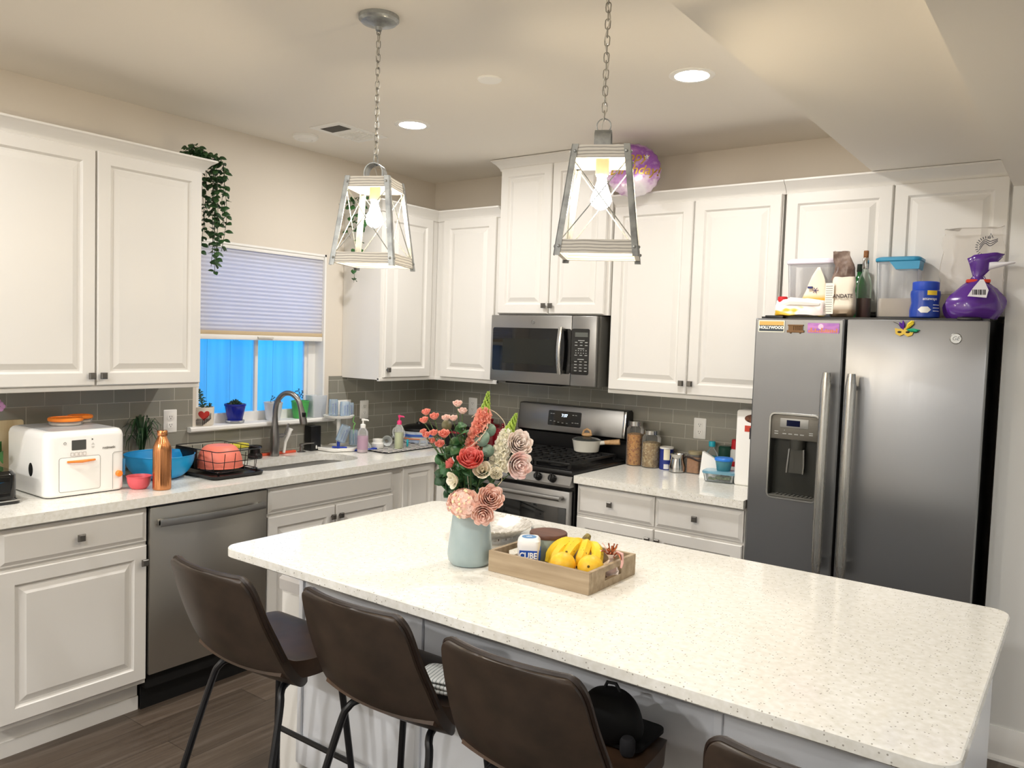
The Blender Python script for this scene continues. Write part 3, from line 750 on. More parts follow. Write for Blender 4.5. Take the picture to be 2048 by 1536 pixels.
# ------------------------------------------------------------------ stools
LEA = noisy('dark_brown_leather', '3b3028', '2d251f', (14, 14, 14), 1, .38, .06)
LEAT = noisy('tan_leather_seat', '4b3626', '35271c', (10, 10, 10), 1, .4, .06)
PIPE = mat('leather_piping', '21150e', .45)
LEG = mat('black_powder_coat', '0d0e12', .4)
def catmull(P, n):
    out = []
    for i in range(len(P) - 1):
        p0 = P[max(i - 1, 0)]; p1 = P[i]; p2 = P[i + 1]; p3 = P[min(i + 2, len(P) - 1)]
        for k in range(n):
            t = k / n
            out.append(tuple(.5 * ((2 * b) + (-a + c) * t + (2 * a - 5 * b + 4 * c - d) * t * t + (-a + 3 * b - 3 * c + d) * t ** 3) for a, b, c, d in zip(p0, p1, p2, p3)))
    out.append(tuple(P[-1])); return out
def stool(x, y, rz, label, proto=[]):
    if proto: return dup(proto[0], (x, y, 0), rz, label)
    t = thing('bar_stool', label, 'bar stool', (x, y, 0), rz, 'leather bar stools along the island')
    proto.append(t)
    # (y, z, half width, side wrap, rise of sides)
    back = [(-.270, .944, .150, .030, -.004), (-.268, .934, .171, .031, -.003), (-.257, .90, .184, .034, 0), (-.236, .825, .194, .04, 0), (-.210, .757, .203, .044, 0), (-.180, .70, .208, .04, .002), (-.14, .650, .21, .026, .008), (-.09, .620, .205, .008, .006), (-.04, .616, .175, 0, .002)]
    seat = [(-.155, .685, .196, .02, .010), (-.11, .670, .203, .006, .010), (-.04, .665, .207, 0, .006), (.04, .668, .206, 0, .004), (.10, .672, .200, 0, 0), (.14, .668, .19, 0, 0), (.165, .650, .178, 0, 0), (.17, .632, .17, 0, 0)]
    def sheet(P, nu, off):
        rows = catmull(P, 5); n = len(rows); verts = []
        for i, (yy, zz, hw, wr, ri) in enumerate(rows):
            a = rows[max(i - 1, 0)]; c = rows[min(i + 1, n - 1)]
            ty, tz = c[0] - a[0], c[1] - a[1]; l = math.hypot(ty, tz); ny, nz = -tz / l, ty / l   # outward-ish normal in the side view
            row = []
            for k in range(nu + 1):
                u = -1 + 2 * k / nu
                edge = .006 * max(0, (abs(u) - .8) / .2) ** 2
                row.append(Vector((u * hw, yy + wr * u * u - ny * off * 1 , zz + ri * u * u - nz * off)))
            verts.append(row)
        return verts
    def pad(P, nu, thick, name, m):
        A = sheet(P, nu, 0); B = sheet(P, nu, thick); nr = len(A)
        b = MB(); bm = b.bm
        va = [[bm.verts.new(p) for p in r] for r in A]; vb = [[bm.verts.new(p) for p in r] for r in B]
        for i in range(nr - 1):
            for k in range(nu):
                bm.faces.new([va[i][k], va[i][k + 1], va[i + 1][k + 1], va[i + 1][k]]); bm.faces.new([vb[i][k + 1], vb[i][k], vb[i + 1][k], vb[i + 1][k + 1]])
        per = [(0, k) for k in range(nu)] + [(i, nu) for i in range(nr - 1)] + [(nr - 1, k) for k in range(nu, 0, -1)] + [(i, 0) for i in range(nr - 1, 0, -1)]
        mid = []
        for (i, k), (i2, k2) in zip(per, per[1:] + per[:1]): bm.faces.new([va[i][k], vb[i][k], vb[i2][k2], va[i2][k2]])
        edge = [(A[i][k] + B[i][k]) / 2 for i, k in per]
        for r in va + vb: pass
        o = b.build(name, m, t, smooth=60)
        return o, edge, nr
    o1, e1, nr = pad(back, 12, .026, 'backrest', LEA)
    b = MB(); b.tube(e1[-(nr - 14):] + e1[:12 + nr - 15], .0065, 6); b.build('piping', PIPE, o1)
    o2, e2, nr = pad(seat, 12, .05, 'seat', LEAT)
    b = MB(); b.tube([Vector((u * .209, -.158 + .03 * u * u, .655 + .008 * u * u)) for u in [-1 + .1 * i for i in range(21)]], .0025, 5); b.build('seam', PIPE, o1)
    for s in (-1, 1):
        b = MB(); b.tube(catmull([(s * .115, -.02, .592), (s * .135, -.085, .590), (s * .148, -.112, .576), (s * .165, -.13, .52), (s * .20, -.205, .25), (s * .225, -.262, .008)], 5), .0105, 10); b.lathe([(.012, 0), (.012, .01), (.001, .011)], (s * .2255, -.263, 0), 10); b.build('leg', LEG, t)
        b = MB(); b.tube(catmull([(s * .115, -.02, .592), (s * .125, .065, .592), (s * .135, .098, .578), (s * .15, .112, .52), (s * .185, .135, .22), (s * .205, .148, .008)], 5), .0105, 10); b.lathe([(.012, 0), (.012, .01), (.001, .011)], (s * .2055, .149, 0), 10); b.build('leg', LEG, t)
    b = MB(); b.tube([(-.178, .13, .28), (.178, .13, .28)], .009, 10); b.build('footrest', LEG, t)
    b = MB()
    b.loft([[(x, y, .589), (x, y, .598)][::1] + [(x, y + .03, .598), (x, y + .03, .589)] for x in (-.13, .13) for y in (-.015,)])
    b.build('under_plate', LEG, t)
    return t
stool(1.745, -2.58, 0, 'brown leather bar stool beside the dishwasher, first from the window side')
stool(2.25, -2.515, 0, 'brown leather bar stool with a striped cloth on its seat')
stool(2.75, -2.535, 0, 'brown leather bar stool with a black bag on its seat')
stool(3.385, -2.575, 0, 'brown leather bar stool barely in view at the right end')
# folded cloth on the second stool
CLOTH = mat('striped_cloth', 'e8ebe9', .9)
def _cl():
    m = CLOTH; v = coords(m, (1, 1, 1)); w = N(m, 'ShaderNodeTexWave'); w.inputs['Scale'].default_value = 28; w.inputs['Distortion'].default_value = 1.5; L(m, v, w.inputs['Vector'])
    L(m, ramp(m, w.outputs['Fac'], [(.0, '9aa3a2'), (.25, 'e9ecea'), (1.0, 'f3f4f2')]), bsdf(m).inputs['Base Color'])
_cl()
b = MB(); random.seed(5)
for j, (z0, z1, ins) in enumerate(((0, .016, .0), (.015, .03, .006), (.029, .042, .012))):
    b.loft([[(x + .004 * math.sin(9 * y + j), y, z + .004 * math.sin(14 * x + 3 * j)) for x, y in rrect(-.08 + i + ins, .08 - i, -.06 + i, .06 - i - ins, .02, 4)] for i, z in ((.006, z0), (0, z0 + .004), (0, z1 - .004), (.006, z1))])
tag(b.build('dish_cloth', CLOTH, None, (2.37, -2.545, .684), (0, 0, R(12)), smooth=60, sub=1), 'folded white and grey striped cloth on a stool seat', 'cloth')
# black bag on the third stool
t = thing('backpack', 'black soft bag slumped on the third bar stool under the island', 'bag', (2.835, -2.47, .672)); t.scale = (.74, .74, .7)
BAG = mat('black_nylon', '07080a', .7)
b = MB(); rings = []
for i in range(9):
    f = i / 8; z = .17 * f; k = (1 - (abs(f - .4) / .75) ** 2.5)
    rings.append([(.105 * k * math.cos(a) * (1 + .06 * math.sin(3 * a + f * 5)), .085 * k * math.sin(a) - .02 * f, z) for a in [2 * PI * q / 16 for q in range(16)]])
b.loft(rings); b.build('bag_body', BAG, t, smooth=60, sub=1)
b = MB(); b.loft([[(x, y, z) for x, y in rrect(-.11, .12, -.06, .145, .03, 4)] for z in (.002, .014)]); b.build('bag_flap', BAG, t)
b = MB(); b.tube([(-.03, -.01, .16), (-.02, -.01, .185), (.01, -.01, .188), (.03, -.01, .16)], .006, 8); b.build('top_loop', BAG, t)
b = MB(); b.lathe([(.02, 0), (.024, .01), (.024, .045), (.018, .055)], (.09, -.07, 0), 14); b.build('side_pouch', mat('dark_grey_mesh', '26262a', .8), t)

# trash bin at the island's far end
t = thing('trash_bin', 'slim white bin with a grey lid at the window end of the island', 'bin', (1.455, -2.255, 0))
b = MB(); rrect_rings(b, [(-.058, .06, -.06, .06, .02, 0), (-.058, .06, -.06, .06, .02, .05), (-.058, .062, -.062, .06, .02, .07), (-.058, .062, -.062, .06, .02, .685)]); b.build('bin_body', WHITEPL, t)
b = MB(); rrect_rings(b, [(-.066, .068, -.07, .066, .022, .685), (-.066, .068, -.07, .066, .022, .722), (-.058, .06, -.062, .06, .02, .732)]); b.build('lid', mat('pale_grey_lid', 'c3c0bd', .4), t)

# ------------------------------------------------------------------ on the island
t = thing('serving_tray', 'light wooden serving tray with cut-out handles on the island', 'tray', (2.29, -2.262, H))
WOODT = noisy('weathered_light_wood', 'b5a287', '8f7c62', (3, 40, 40), 1, .6, .1, stops=(.3, .7), detail=6)
TW, TD, TH = .345, .27, .062
b = MB(); b.box(.002, TW - .002, .002, TD - .002, 0, .01); b.build('tray_floor', noisy('tray_floor_slats', '9c8871', '7a6955', (3, 30, 30), 1, .6), t, smooth=0)
for y0, y1 in ((0, .011), (TD - .011, TD)):
    b = MB(); b.box(0, TW, y0, y1, 0, TH, .0015); b.build('long_side', WOODT, t, smooth=20)
for x in (0, TW - .011):
    b = MB()
    q = [b.ring([(xx, y, z) for y, z in [(.011, 0), (TD - .011, 0), (TD - .011, TH), (.011, TH)]]) for xx in (x, x + .011)]
    h0, h1, z0, z1 = .088, .182, .022, .046
    p = [b.ring([(xx, y, z) for y, z in [(h0, z0), (h1, z0), (h1, z1), (h0, z1)]]) for xx in (x, x + .011)]
    b.bridge(q[0], q[1]); b.bridge(p[0], p[1]); b.bridge(q[0], p[0]); b.bridge(q[1], p[1]); b.build('handle_end', WOODT, t, smooth=0)
zt_ = H + .010
t = thing('sugar_canister', 'grey-green ceramic canister with dark wooden lid in the tray', 'canister', (2.373, -2.07, zt_))
CER = mat('sage_ceramic', 'a9b8b2', .3)
b = MB(); b.lathe([(.046, 0), (.058, .006), (.061, .02), (.058, .055), (.055, .074), (.05, .074)], (0, 0, 0), 32); b.build('jar', CER, t)
b = MB(); b.lathe([(.052, .072), (.0585, .074), (.0585, .084), (.057, .0865), (.001, .087)], (0, 0, 0), 32); b.build('lid', noisy('walnut_lid', '4e3228', '6b483a', (4, 40, 40), 1, .45), t)
t = thing('gum_bottle', 'white squarish gum bottle with blue label in the tray', 'bottle', (2.376, -2.178, zt_), R(32)); t.scale = (1, 1, 1.16)
b = MB(); rrect_rings(b, [(-.028, .028, -.028, .028, .012, 0), (-.03, .03, -.03, .03, .013, .004), (-.032, .032, -.032, .032, .014, .040), (-.034, .034, -.034, .034, .015, .062), (-.033, .033, -.033, .033, .015, .072), (-.027, .027, -.027, .027, .014, .079)]); b.build('bottle_body', mat('gum_white', 'f3f3f3', .4), t)
b = MB(); b.box(-.026, .026, -.0350, -.03, .022, .050); b.box(.03, .0350, -.024, .024, .022, .050); lb = b.build('label_band', mat('label_blue', '1f4fa8', .4), t, smooth=0)
text('CUBE', .021, mat('label_white', 'ffffff', .5), lb, face_y(.0, -.0356, .037), 'lettering', offset=.0006)
b = MB(); b.lathe([(.022, 0), (.022, .0006), (.001, .0006)], (0, 0, .0788), 20); tl_ = b.build('top_label', mat('label_blue_pale', '5f93c8', .4), t)
text('ICE', .012, mat('label_white', 'ffffff', .5), tl_, Matrix.Translation((0, 0, .0797)) @ Matrix.Rotation(R(20), 4, 'Z'))
# bananas
t = thing('banana_bunch', 'bunch of ripe yellow bananas with brown specks in the tray', 'bananas', (2.512, -2.098, zt_))
BAN = noisy('banana_skin', 'f3d340', 'e8bf22', (20, 20, 20), 1, .45)
def _bn():
    m = BAN; v = coords(m, (150, 150, 150)); f = noise_tex(m, v, 1, 2); s = ramp(m, f, [(.68, 0.0), (.72, 1.0)])
    src = bsdf(m).inputs['Base Color'].links[0].from_socket
    mx = N(m, 'ShaderNodeMix', data_type='RGBA'); L(m, s, mx.inputs['Factor']); L(m, src, mx.inputs['A']); mx.inputs['B'].default_value = lin('6a4312'); L(m, mx.outputs['Result'], bsdf(m).inputs['Base Color'])
_bn()
BTIP = mat('banana_tip', '5a4a20', .6)
hx, hy, hz = .0, .02, .088
for k, (ex, ey, ez, sag) in enumerate(((-.088, -.05, .02, .03), (-.066, -.062, .02, .035), (-.03, -.056, .03, .035), (.02, -.054, .03, .035), (.058, -.03, .02, .03))):
    pts = []; rad = []
    for i in range(13):
        f = i / 12
        bx = hx + (ex - hx) * f + .012 * math.sin(PI * f) * (k - 2); by = hy + (ey - hy) * f; bz = hz + (ez - hz) * f + sag * math.sin(PI * f) * .6 - .004
        pts.append((bx, by, max(bz, .017))); rad.append(.0055 + .0125 * min(1, max(0, (f - .12) / .22)) * min(1, max(.35, (1.03 - f) / .2)))
    b = MB(); b.tube(pts, rad, 7); o = b.build('banana', BAN, t, smooth=45)
    b = MB(); b.ball(pts[-1], .006, 8, 5); b.build('tip', BTIP, o)
b = MB(); b.tube([(hx, hy - .008, hz - .01), (hx, hy + .004, hz + .004), (hx, hy + .014, hz + .010)], [.015, .012, .009], 9); b.build('stem', noisy('banana_stem', '8a7a3a', '5a4a28', (60, 60, 60), 1, .6), t)
def citrus(x, y, label, rx):
    t = thing('lemon', label, 'fruit', (x, y, zt_), 0, 'round yellow citrus in the tray')
    b = MB(); b.ball((0, 0, .037), .038, 24, 16, (1, 1, .96)); o = b.build('peel', noisy('citrus_peel', 'f2c638', 'ebb728', (80, 80, 80), 1, .45, .15), t)
    d = Vector((.30, -.85, .35)).normalized() * .0375 if rx else Vector((.1, .3, .9)).normalized() * .0375
    b = MB(); b.ball(Vector((0, 0, .037)) + d, .004, 8, 5); b.build('navel', mat('citrus_navel', '6b5a1c', .7), t)
citrus(2.508, -2.197, 'round yellow citrus fruit beside the gum bottle', 0)
citrus(2.585, -2.170, 'round yellow citrus fruit with its navel facing out beside the wrapped sweets', 1)
# copper coloured wrapped treats
t = thing('wrapped_treat', 'clear bag of sweets tied with copper and pink curled ribbon', 'sweets', (2.610, -2.10, zt_))
COP = mat('rose_copper_foil', 'b9745a', .22, .9)
b = MB(); random.seed(11)
rings = []
for r, z in ((.012, 0), (.022, .012), (.024, .024), (.018, .038), (.006, .05), (.008, .058), (.018, .07)):
    rings.append([(r * (1 + .18 * math.sin(5 * a + z * 90)) * math.cos(a), r * (1 + .18 * math.cos(4 * a)) * math.sin(a), z) for a in [2 * PI * q / 20 for q in range(20)]])
b.loft(rings, True, True, False); b.build('cellophane_bag', glass('cellophane', 'f3e6df', .08, .3), t)
b = MB()
for i in range(12):
    a = i * 2.4; b.box(*sum([[c - .005, c + .005] for c in (.012 * math.cos(a), .012 * math.sin(a), .008 + .0022 * i)], []), .001)
b.build('sweet', COP, t, kind='stuff')
b = MB()
for i in range(26):
    a = random.uniform(0, 2 * PI); r = random.uniform(.004, .018); z = random.uniform(.06, .10)
    p0 = Vector((0, 0, .05)); p1 = Vector((r * math.cos(a), r * math.sin(a), z)); b.tube([p0, (p0 + p1) / 2 + Vector((0, 0, .008)), p1], [.0008, .0012, .0025], 5)
for s in (-1, 1):
    b.tube([(0, 0, .055), (s * .02, -.005, .075), (s * .034, -.01, .072), (s * .04, -.012, .06)], [.001, .003, .004, .002], 6)
b.build('ribbon_burst', COP, t)
b = MB(); b.tube([(0, 0, .052), (.02, .0, .078), (.036, 0, .075), (.04, -.005, .05), (.038, -.008, .036)], [.002, .004, .0045, .004, .003], 6); b.tube([(-.004, 0, .055), (-.02, .0, .085), (-.03, 0, .095)], .0012, 5); b.build('ribbon_tail', mat('pink_ribbon', 'e7b5ad', .5), t)
# silver plate and glass
t = thing('silver_dish', 'shallow round silver patterned dish on the island behind the vase', 'dish', (2.05, -1.935, H))
SIL = noisy('hammered_silver', 'f0ede8', 'c4bfb6', (70, 70, 70), 1, .28, .3, .6)
b = MB(); b.lathe([(.075, 0), (.075, .012), (.09, .014), (.128, .040), (.137, .046), (.139, .049), (.136, .050), (.126, .044), (.088, .02), (.001, .017)], (0, 0, 0), 48); b.build('plate', SIL, t)
b = MB(); 
for i in range(44):
    a = 2 * PI * i / 44; b.ball((.137 * math.cos(a), .137 * math.sin(a), .049), .0038, 6, 4)
b.build('beaded_rim', SIL, t)
b = MB(); b.lathe([(.07, 0), (.075, .003), (.075, .011), (.07, .013)], (0, 0, 0), 32); b.build('wooden_foot', noisy('brown_wood_foot', '6b4a2c', '54381f', (20, 20, 20), 1, .5), t)
t = thing('glass_tumbler', 'small clear glass tumbler behind the tray', 'glass', (2.163, -1.815, H))
b = MB(); b.lathe([(.02, 0), (.0245, .002), (.0255, .033), (.024, .033), (.0225, .006), (.001, .005)], (0, 0, 0), 24); b.build('tumbler', glass('tumbler_glass', 'f4f4f2', .02, .12), t)
# ------------------------------------------------------------------ outlets
def outlet(x, y, z, rz, label, w=.07, double=False):
    t = thing('wall_outlet', label, 'outlet', (x, y, z), rz, 'outlets in the grey tile')
    b = MB(); hw = w / 2
    b.loft([[(px, -d, pz) for px, pz in rrect(-hw + i, hw - i, -.057 + i, .057 - i, .004, 3)] for i, d in ((0, 0), (0, .003), (.003, .0055))]); b.build('cover_plate', WHITEPL, t)
    for gx in ((0,) if not double else (-.023, .023)):
        for dz in (.02, -.02):
            b = MB(); b.loft([[(gx + px, -d, dz + pz) for px, pz in rrect(-.017, .017, -.014, .014, .007, 4)] for d in (.005, .0075)]); o = b.build('receptacle', WHITEPL, t)
            for dx, hh in ((-.006, .004), (.006, .0035)):
                b = MB(); b.box(gx + dx - .001, gx + dx + .001, -.0079, -.007, dz - hh + .003, dz + hh + .003); b.build('slot', DARK, o, smooth=0)
            b = MB(); b.ball((gx, -.0075, dz - .007), .0022, 8, 5); b.build('slot', DARK, o)
    return t
outlet(.008, -1.923, 1.137, r90, 'white duplex outlet left of the window above the blue bowl')
outlet(.008, -.79, 1.138, r90, 'wide white switch plate behind the two-tier drying stand', .115, True)
outlet(.008, -.62, 1.128, r90, 'white outlet in the tile between drying stand and corner')
outlet(.394, -.008, 1.146, 0, 'white outlet behind the flowers left of the range')
outlet(1.986, -.008, 1.148, 0, 'white outlet above the jars and bottles right of the range')

# ------------------------------------------------------------------ left counter
t = thing('flatbread_maker', 'white flatbread machine with orange handle at the left end of the counter', 'kitchen appliance', (.44, -2.692, H), r90)
MW = mat('appliance_white', 'f6f5f2', .25, coat=.3)
ORG = mat('orange_plastic', 'f58a2e', .35)
b = MB(); W, D, Hh = .318, .36, .262
b.loft([[(x, y, z) for x, y in rrect(i, W - i, i, D - i, r, 6)] for i, r, z in ((.006, .03, .004), (.0, .035, .012), (.0, .035, .235), (.004, .033, .25), (.012, .028, .259), (.022, .02, .262))])
b.build('housing', MW, t)
b = MB(); b.loft([[(x, y, z) for x, y in rrect(.01, W - .01, .01, D - .01, .025, 5)] for z in (0, .005)]); b.build('base', DARK, t)
b = MB(); b.loft([[(x, y, z) for x, y in rrect(.028, W - .03, .03, D - .03, .02, 5)] for z in (.260, .2632)]); b.build('top_plate', mat('grey_top', 'b9bbbc', .25), t)
FINE = mat('fine_grey_line', '8f8d89', .5)
def outline(parent, x0, x1, z0, z1, r, name='seam_line', y=-.0008, wd=.0011):
    b = MB(); pts = [(x, y, z) for x, z in rrect(x0, x1, z0, z1, r, 5)]; b.tube(pts, wd, 5, closed=True); return b.build(name, FINE, parent)
dpart = MB(); dpart.loft([[(x, -d, z) for x, z in rrect(.05 + i, .21 - i, .022 + i, .158 - i, .008, 4)] for i, d in ((0, -.004), (0, .0012), (.001, .002))]); dpart = dpart.build('front_door', MW, t)
outline(dpart, .05, .21, .022, .158, .008)
b = MB(); b.tube([(.078, -.006, .142), (.13, -.02, .142), (.187, -.006, .142)], [.004, .006, .004], 8); b.build('pull_handle', ORG, dpart)
b = MB(); b.loft([[(x, -d, z) for x, z in rrect(.098, .154, .186, .226, .002, 2)] for d in (-.001, .001)]); b.build('screen', mat('screen_grey', '4b4d4b', .2), t, smooth=0)
for i in range(4): outline(t, .094 + i * .016, .106 + i * .016, .163, .177, .002, 'soft_key', wd=.0004)
b = MB(); b.tube([(.072 + .005 * math.cos(R(a)), -.0008, .216 + .005 * math.sin(R(a))) for a in range(0, 360, 24)], .0008, 4, closed=True); b.build('power_button', FINE, t)
b = MB(); b.poly([(.176, -.0008, .221), (.176, -.0008, .229), (.183, -.0008, .225)]); b.build('play_button', DARK, t, smooth=0)
b = MB(); b.poly([(.174, -.0008, .203), (.188, -.0008, .203), (.181, -.0008, .212)]); b.build('arrow_button', mat('pale_arrow', 'd2d0cc', .5), t, smooth=0)
b = MB(); b.poly([(.174, -.0008, .196), (.188, -.0008, .196), (.181, -.0008, .187)]); b.build('arrow_button', mat('pale_arrow', 'd2d0cc', .5), t, smooth=0)
text('rotimatic', .0145, mat('logo_grey', '7d7a76', .5), t, face_y(.246, -.0008, .186), 'lettering', offset=.0002)
b = MB(); b.tube([(.262, -.001, .01), (.262, -.001, .158), (.268, -.001, .164), (.312, -.001, .164)], .0008, 4); b.build('seam_line', FINE, t)
b = MB(); b.lathe([(.013, 0), (.013, .012), (.010, .016), (.001, .017)], (0, 0, 0), 20); b.build('dial', ORG, t, (.286, -.0, .073), (R(90), 0, 0))
b = MB(); b.ball((-.0005, .128, .105), .019, 18, 10, (.08, 1, 1.45)); b.build('side_port', DARK, t)
b = MB(); b.box(W - .006, W + .004, .01, .05, .06, .13, .003); b.build('water_tank', glass('blue_tank', '5aa7d8', .05, .45), t)
def canister(x, y, r, h, label):
    t = thing('flour_canister', label, 'canister', (x, y, H + .2634), 0, 'orange lidded canisters on the flatbread maker')
    b = MB(); b.lathe([(r - .006, 0), (r - .003, .003), (r - .003, h), (r - .006, h)], (0, 0, 0), 32); b.build('cup', glass('clear_plastic', 'f2f4f4', .05, .16), t)
    b = MB(); b.lathe([(r - .009, .002), (r - .008, .01), (.001, .013)], (0, 0, 0), 24); b.build('contents', mat('flour', 'e8dccb', .9), t)
    b = MB(); b.lathe([(r - .002, h - .001), (r + .001, h + .002), (r + .001, h + .010), (r - .003, h + .014), (r - .010, h + .014), (r - .012, h + .009), (.001, h + .008)], (0, 0, 0), 36); b.build('lid', ORG, t)
canister(.215, -2.515, .066, .018, 'larger orange-lidded canister of flour on the flatbread maker')
canister(.150, -2.425, .05, .018, 'smaller orange-lidded canister behind the larger one on the flatbread maker')
# far left things
t = thing('coffee_maker', 'black glossy appliance cut off at the left edge of the counter', 'kitchen appliance', (.292, -2.90, H))
b = MB(); rrect_rings(b, [(-.14, .14, -.09, .13, .03, 0), (-.14, .14, -.09, .13, .03, .012), (-.13, .13, -.08, .12, .03, .02), (-.13, .13, -.08, .12, .03, .11), (-.12, .12, -.07, .11, .03, .125)]); b.build('body', BLACKGL, t)
b = MB(); rrect_rings(b, [(-.142, .142, -.092, .132, .03, .012), (-.142, .142, -.092, .132, .03, .016)]); b.build('trim_line', CHROME, t)
t = thing('wooden_board', 'pale wooden board standing against the tile behind the flatbread maker', 'cutting board', (.016, -2.7, H))
b = MB(); b.loft([[(x, y, z) for y, z in rrect(-.12, .10, 0, .275, .01, 3)] for x in (-.006, .008)]); b.build('board', noisy('pale_maple', 'd8c8a6', 'c8b48e', (2, 30, 3), 1, .5), t)
t = thing('orchid', 'pink potted orchid with a green leaf cut off at the left edge', 'potted plant', (.09, -2.79, H))
LEAFG = mat('orchid_leaf', '3f7d3a', .35)
b = MB(); b.lathe([(.03, 0), (.04, .004), (.046, .07), (.043, .07), (.036, .012), (.001, .01)], (0, 0, .0), 20); b.build('pot', GREYPL, t)
def leaf_strip(b, pts, wid, fold=.25):
    n = len(pts); L_, Rr = [], []
    for i in range(n):
        p = Vector(pts[i]); tt = (Vector(pts[min(i + 1, n - 1)]) - Vector(pts[max(i - 1, 0)])).normalized()
        sd = tt.cross(Vector((0, 0, 1))); 
        if sd.length < 1e-3: sd = Vector((1, 0, 0))
        sd.normalize(); f = i / (n - 1); w = wid * math.sin(PI * min(1, .08 + f * .92)) ** .7 if 0 < i < n - 1 else wid * .05
        L_.append((p - sd * w + Vector((0, 0, w * fold)), p, p + sd * w + Vector((0, 0, w * fold))))
    rows = [[b.v(q) for q in r] for r in L_]
    for a, c in zip(rows, rows[1:]):
        for k in (0, 1):
            f_ = b.bm.faces.new([a[k], a[k + 1], c[k + 1], c[k]]); f_.material_index = b.mi
for d in ((.10, .045, .10), (.04, -.08, .09), (-.03, .09, .13)):
    b = MB(); leaf_strip(b, [(0, 0, .06), (d[0] * .4, d[1] * .4, .06 + d[2] * .8), (d[0] * .8, d[1] * .8, .06 + d[2]), (d[0], d[1], .05 + d[2] * .7)], .028); b.build('leaf', LEAFG, t, recalc=False, solid=.002)
b = MB(); b.tube(catmull([(0, 0, .05), (.01, .005, .2), (.02, .015, .3), (.035, .028, .36), (.05, .05, .355)], 5), .0022, 6); b.build('stem', LEAFG, t)
for c in ((.03, .02, .352), (.045, .04, .366), (.05, .055, .345)):
    b = MB()
    for k in range(5):
        a = 2 * PI * k / 5; b.ball((c[0], c[1] + .011 * math.cos(a), c[2] + .011 * math.sin(a)), .010, 8, 5, (.35, 1, 1))
    b.build('blossom', mat('orchid_pink', 'd9a2d8', .5), t)
# spider plant
t = thing('spider_plant', 'small potted plant with thin arching dark green leaves behind the blue bowl', 'potted plant', (.060, -2.095, H))
b = MB(); b.lathe([(.034, 0), (.04, .004), (.048, .08), (.05, .085), (.045, .085), (.043, .075), (.001, .072)], (0, 0, 0), 20); b.build('pot', mat('dark_pot', '2e2f2c', .5), t)
b = MB(); random.seed(21)
for i in range(44):
    a = random.uniform(0, 2 * PI); rr_ = random.uniform(.03, .095); h = random.uniform(.10, .19)
    zt = .075 + h; dr = random.uniform(.03, .12)
    c, s_ = math.cos(a), math.sin(a)
    leaf_strip(b, [(0.005 * c, .005 * s_, .07), (rr_ * .3 * c, rr_ * .3 * s_, .07 + h * .7), (rr_ * .7 * c, rr_ * .7 * s_, zt), (rr_ * c, rr_ * s_, zt - dr * .4), (rr_ * 1.1 * c, rr_ * 1.1 * s_, zt - dr)], .0045, .4)
b.build('leaves', mat('dracaena_leaf', '2c4a2b', .45), t, recalc=False, kind='stuff')
t = thing('copper_bottle', 'tall copper water bottle with fluted sides on the worktop edge', 'bottle', (.535, -2.268, H))
COPPER = mat('polished_copper', 'd39060', .2, .95)
b = MB(); seg = 72; rings = []
for r, z in ((.033, 0), (.036, .003), (.0365, .02), (.0365, .165), (.034, .185), (.027, .205), (.019, .222), (.017, .230)):
    fl = .0007 if z < .2 else 0
    rings.append([((r + fl * math.cos(18 * a)) * math.cos(a), (r + fl * math.cos(18 * a)) * math.sin(a), z) for a in [2 * PI * q / seg for q in range(seg)]])
b.loft(rings); b.build('bottle_body', COPPER, t)
b = MB(); b.lathe([(.0175, .228), (.021, .231), (.021, .249), (.019, .252), (.001, .2525)], (0, 0, 0), 28); b.build('cap', COPPER, t)
def bowl(name, label, x, y, z, r, h, base, m, rot=(0, 0, 0), cat='bowl'):
    b = MB(); pr = []
    n = 9
    for i in range(n + 1):
        f = i / n; pr.append((base + (r - base) * math.sin(f * PI / 2) ** .9, h * (1 - math.cos(f * PI / 2)) ** .9 if i else 0))
    pr = [(base * .9, 0)] + pr[:]
    inner = [(max(a - .003, .001), c + .003) for a, c in pr[::-1]]
    b.lathe([(.001, 0)] + pr + [(r + .003, h + .001), (r + .002, h + .003)] + inner[1:] + [(.001, .004)], (0, 0, 0), 48)
    return tag(b.build(name, m, None, (x, y, z), rot, smooth=50), label, cat)
bowl('mixing_bowl', 'large bright blue plastic mixing bowl beside the dish rack', .275, -2.128, H, .149, .108, .06, mat('bright_blue_plastic', '1e9ad6', .35))
bowl('small_bowl', 'small coral pink bowl in front of the blue mixing bowl', .455, -2.325, H, .048, .052, .024, mat('pink_plastic', 'e0616b', .4))
# dish rack
t = thing('dish_rack', 'black wire dish rack on a black drip tray beside the sink', 'dish rack', (.33, -1.88, H))
b = MB(); rrect_rings(b, [(-.18, .185, -.125, .135, .03, 0), (-.188, .195, -.132, .142, .03, .005), (-.19, .197, -.134, .144, .03, .018), (-.183, .19, -.127, .137, .03, .018), (-.175, .182, -.12, .13, .03, .009)]); b.build('drip_tray', BLACK, t)
b = MB(); wr = .0022
x0, x1, y0, y1 = -.165, .165, -.095, .13
def fr_(z, e=0): return [(x, y, z) for x, y in rrect(x0 - e, x1 + e, y0 - e, y1 + e, .025, 4)]
b.tube(fr_(.028), wr, 6, closed=True); b.tube([(p[0], p[1], .125 - .02 * (abs(p[1]) < .07)) for p in fr_(.125, .012)], wr, 6, closed=True); b.tube(fr_(.075, .006), wr * .8, 6, closed=True)
for i in range(5):
    x = x0 + .03 + (x1 - x0 - .06) * i / 4
    for yy, e in ((y0, -.012), (y1, .012)): b.tube([(x, yy, .028), (x, yy + e, .122)], wr * .8, 5)
    b.tube([(x, y0, .028), (x, y1, .028)], wr * .8, 5)
for i in range(4):
    y = y0 + .03 + (y1 - y0 - .06) * i / 3
    for xx, e in ((x0, -.012), (x1, .012)): b.tube([(xx, y, .028), (xx + e, y, .115)], wr * .8, 5)
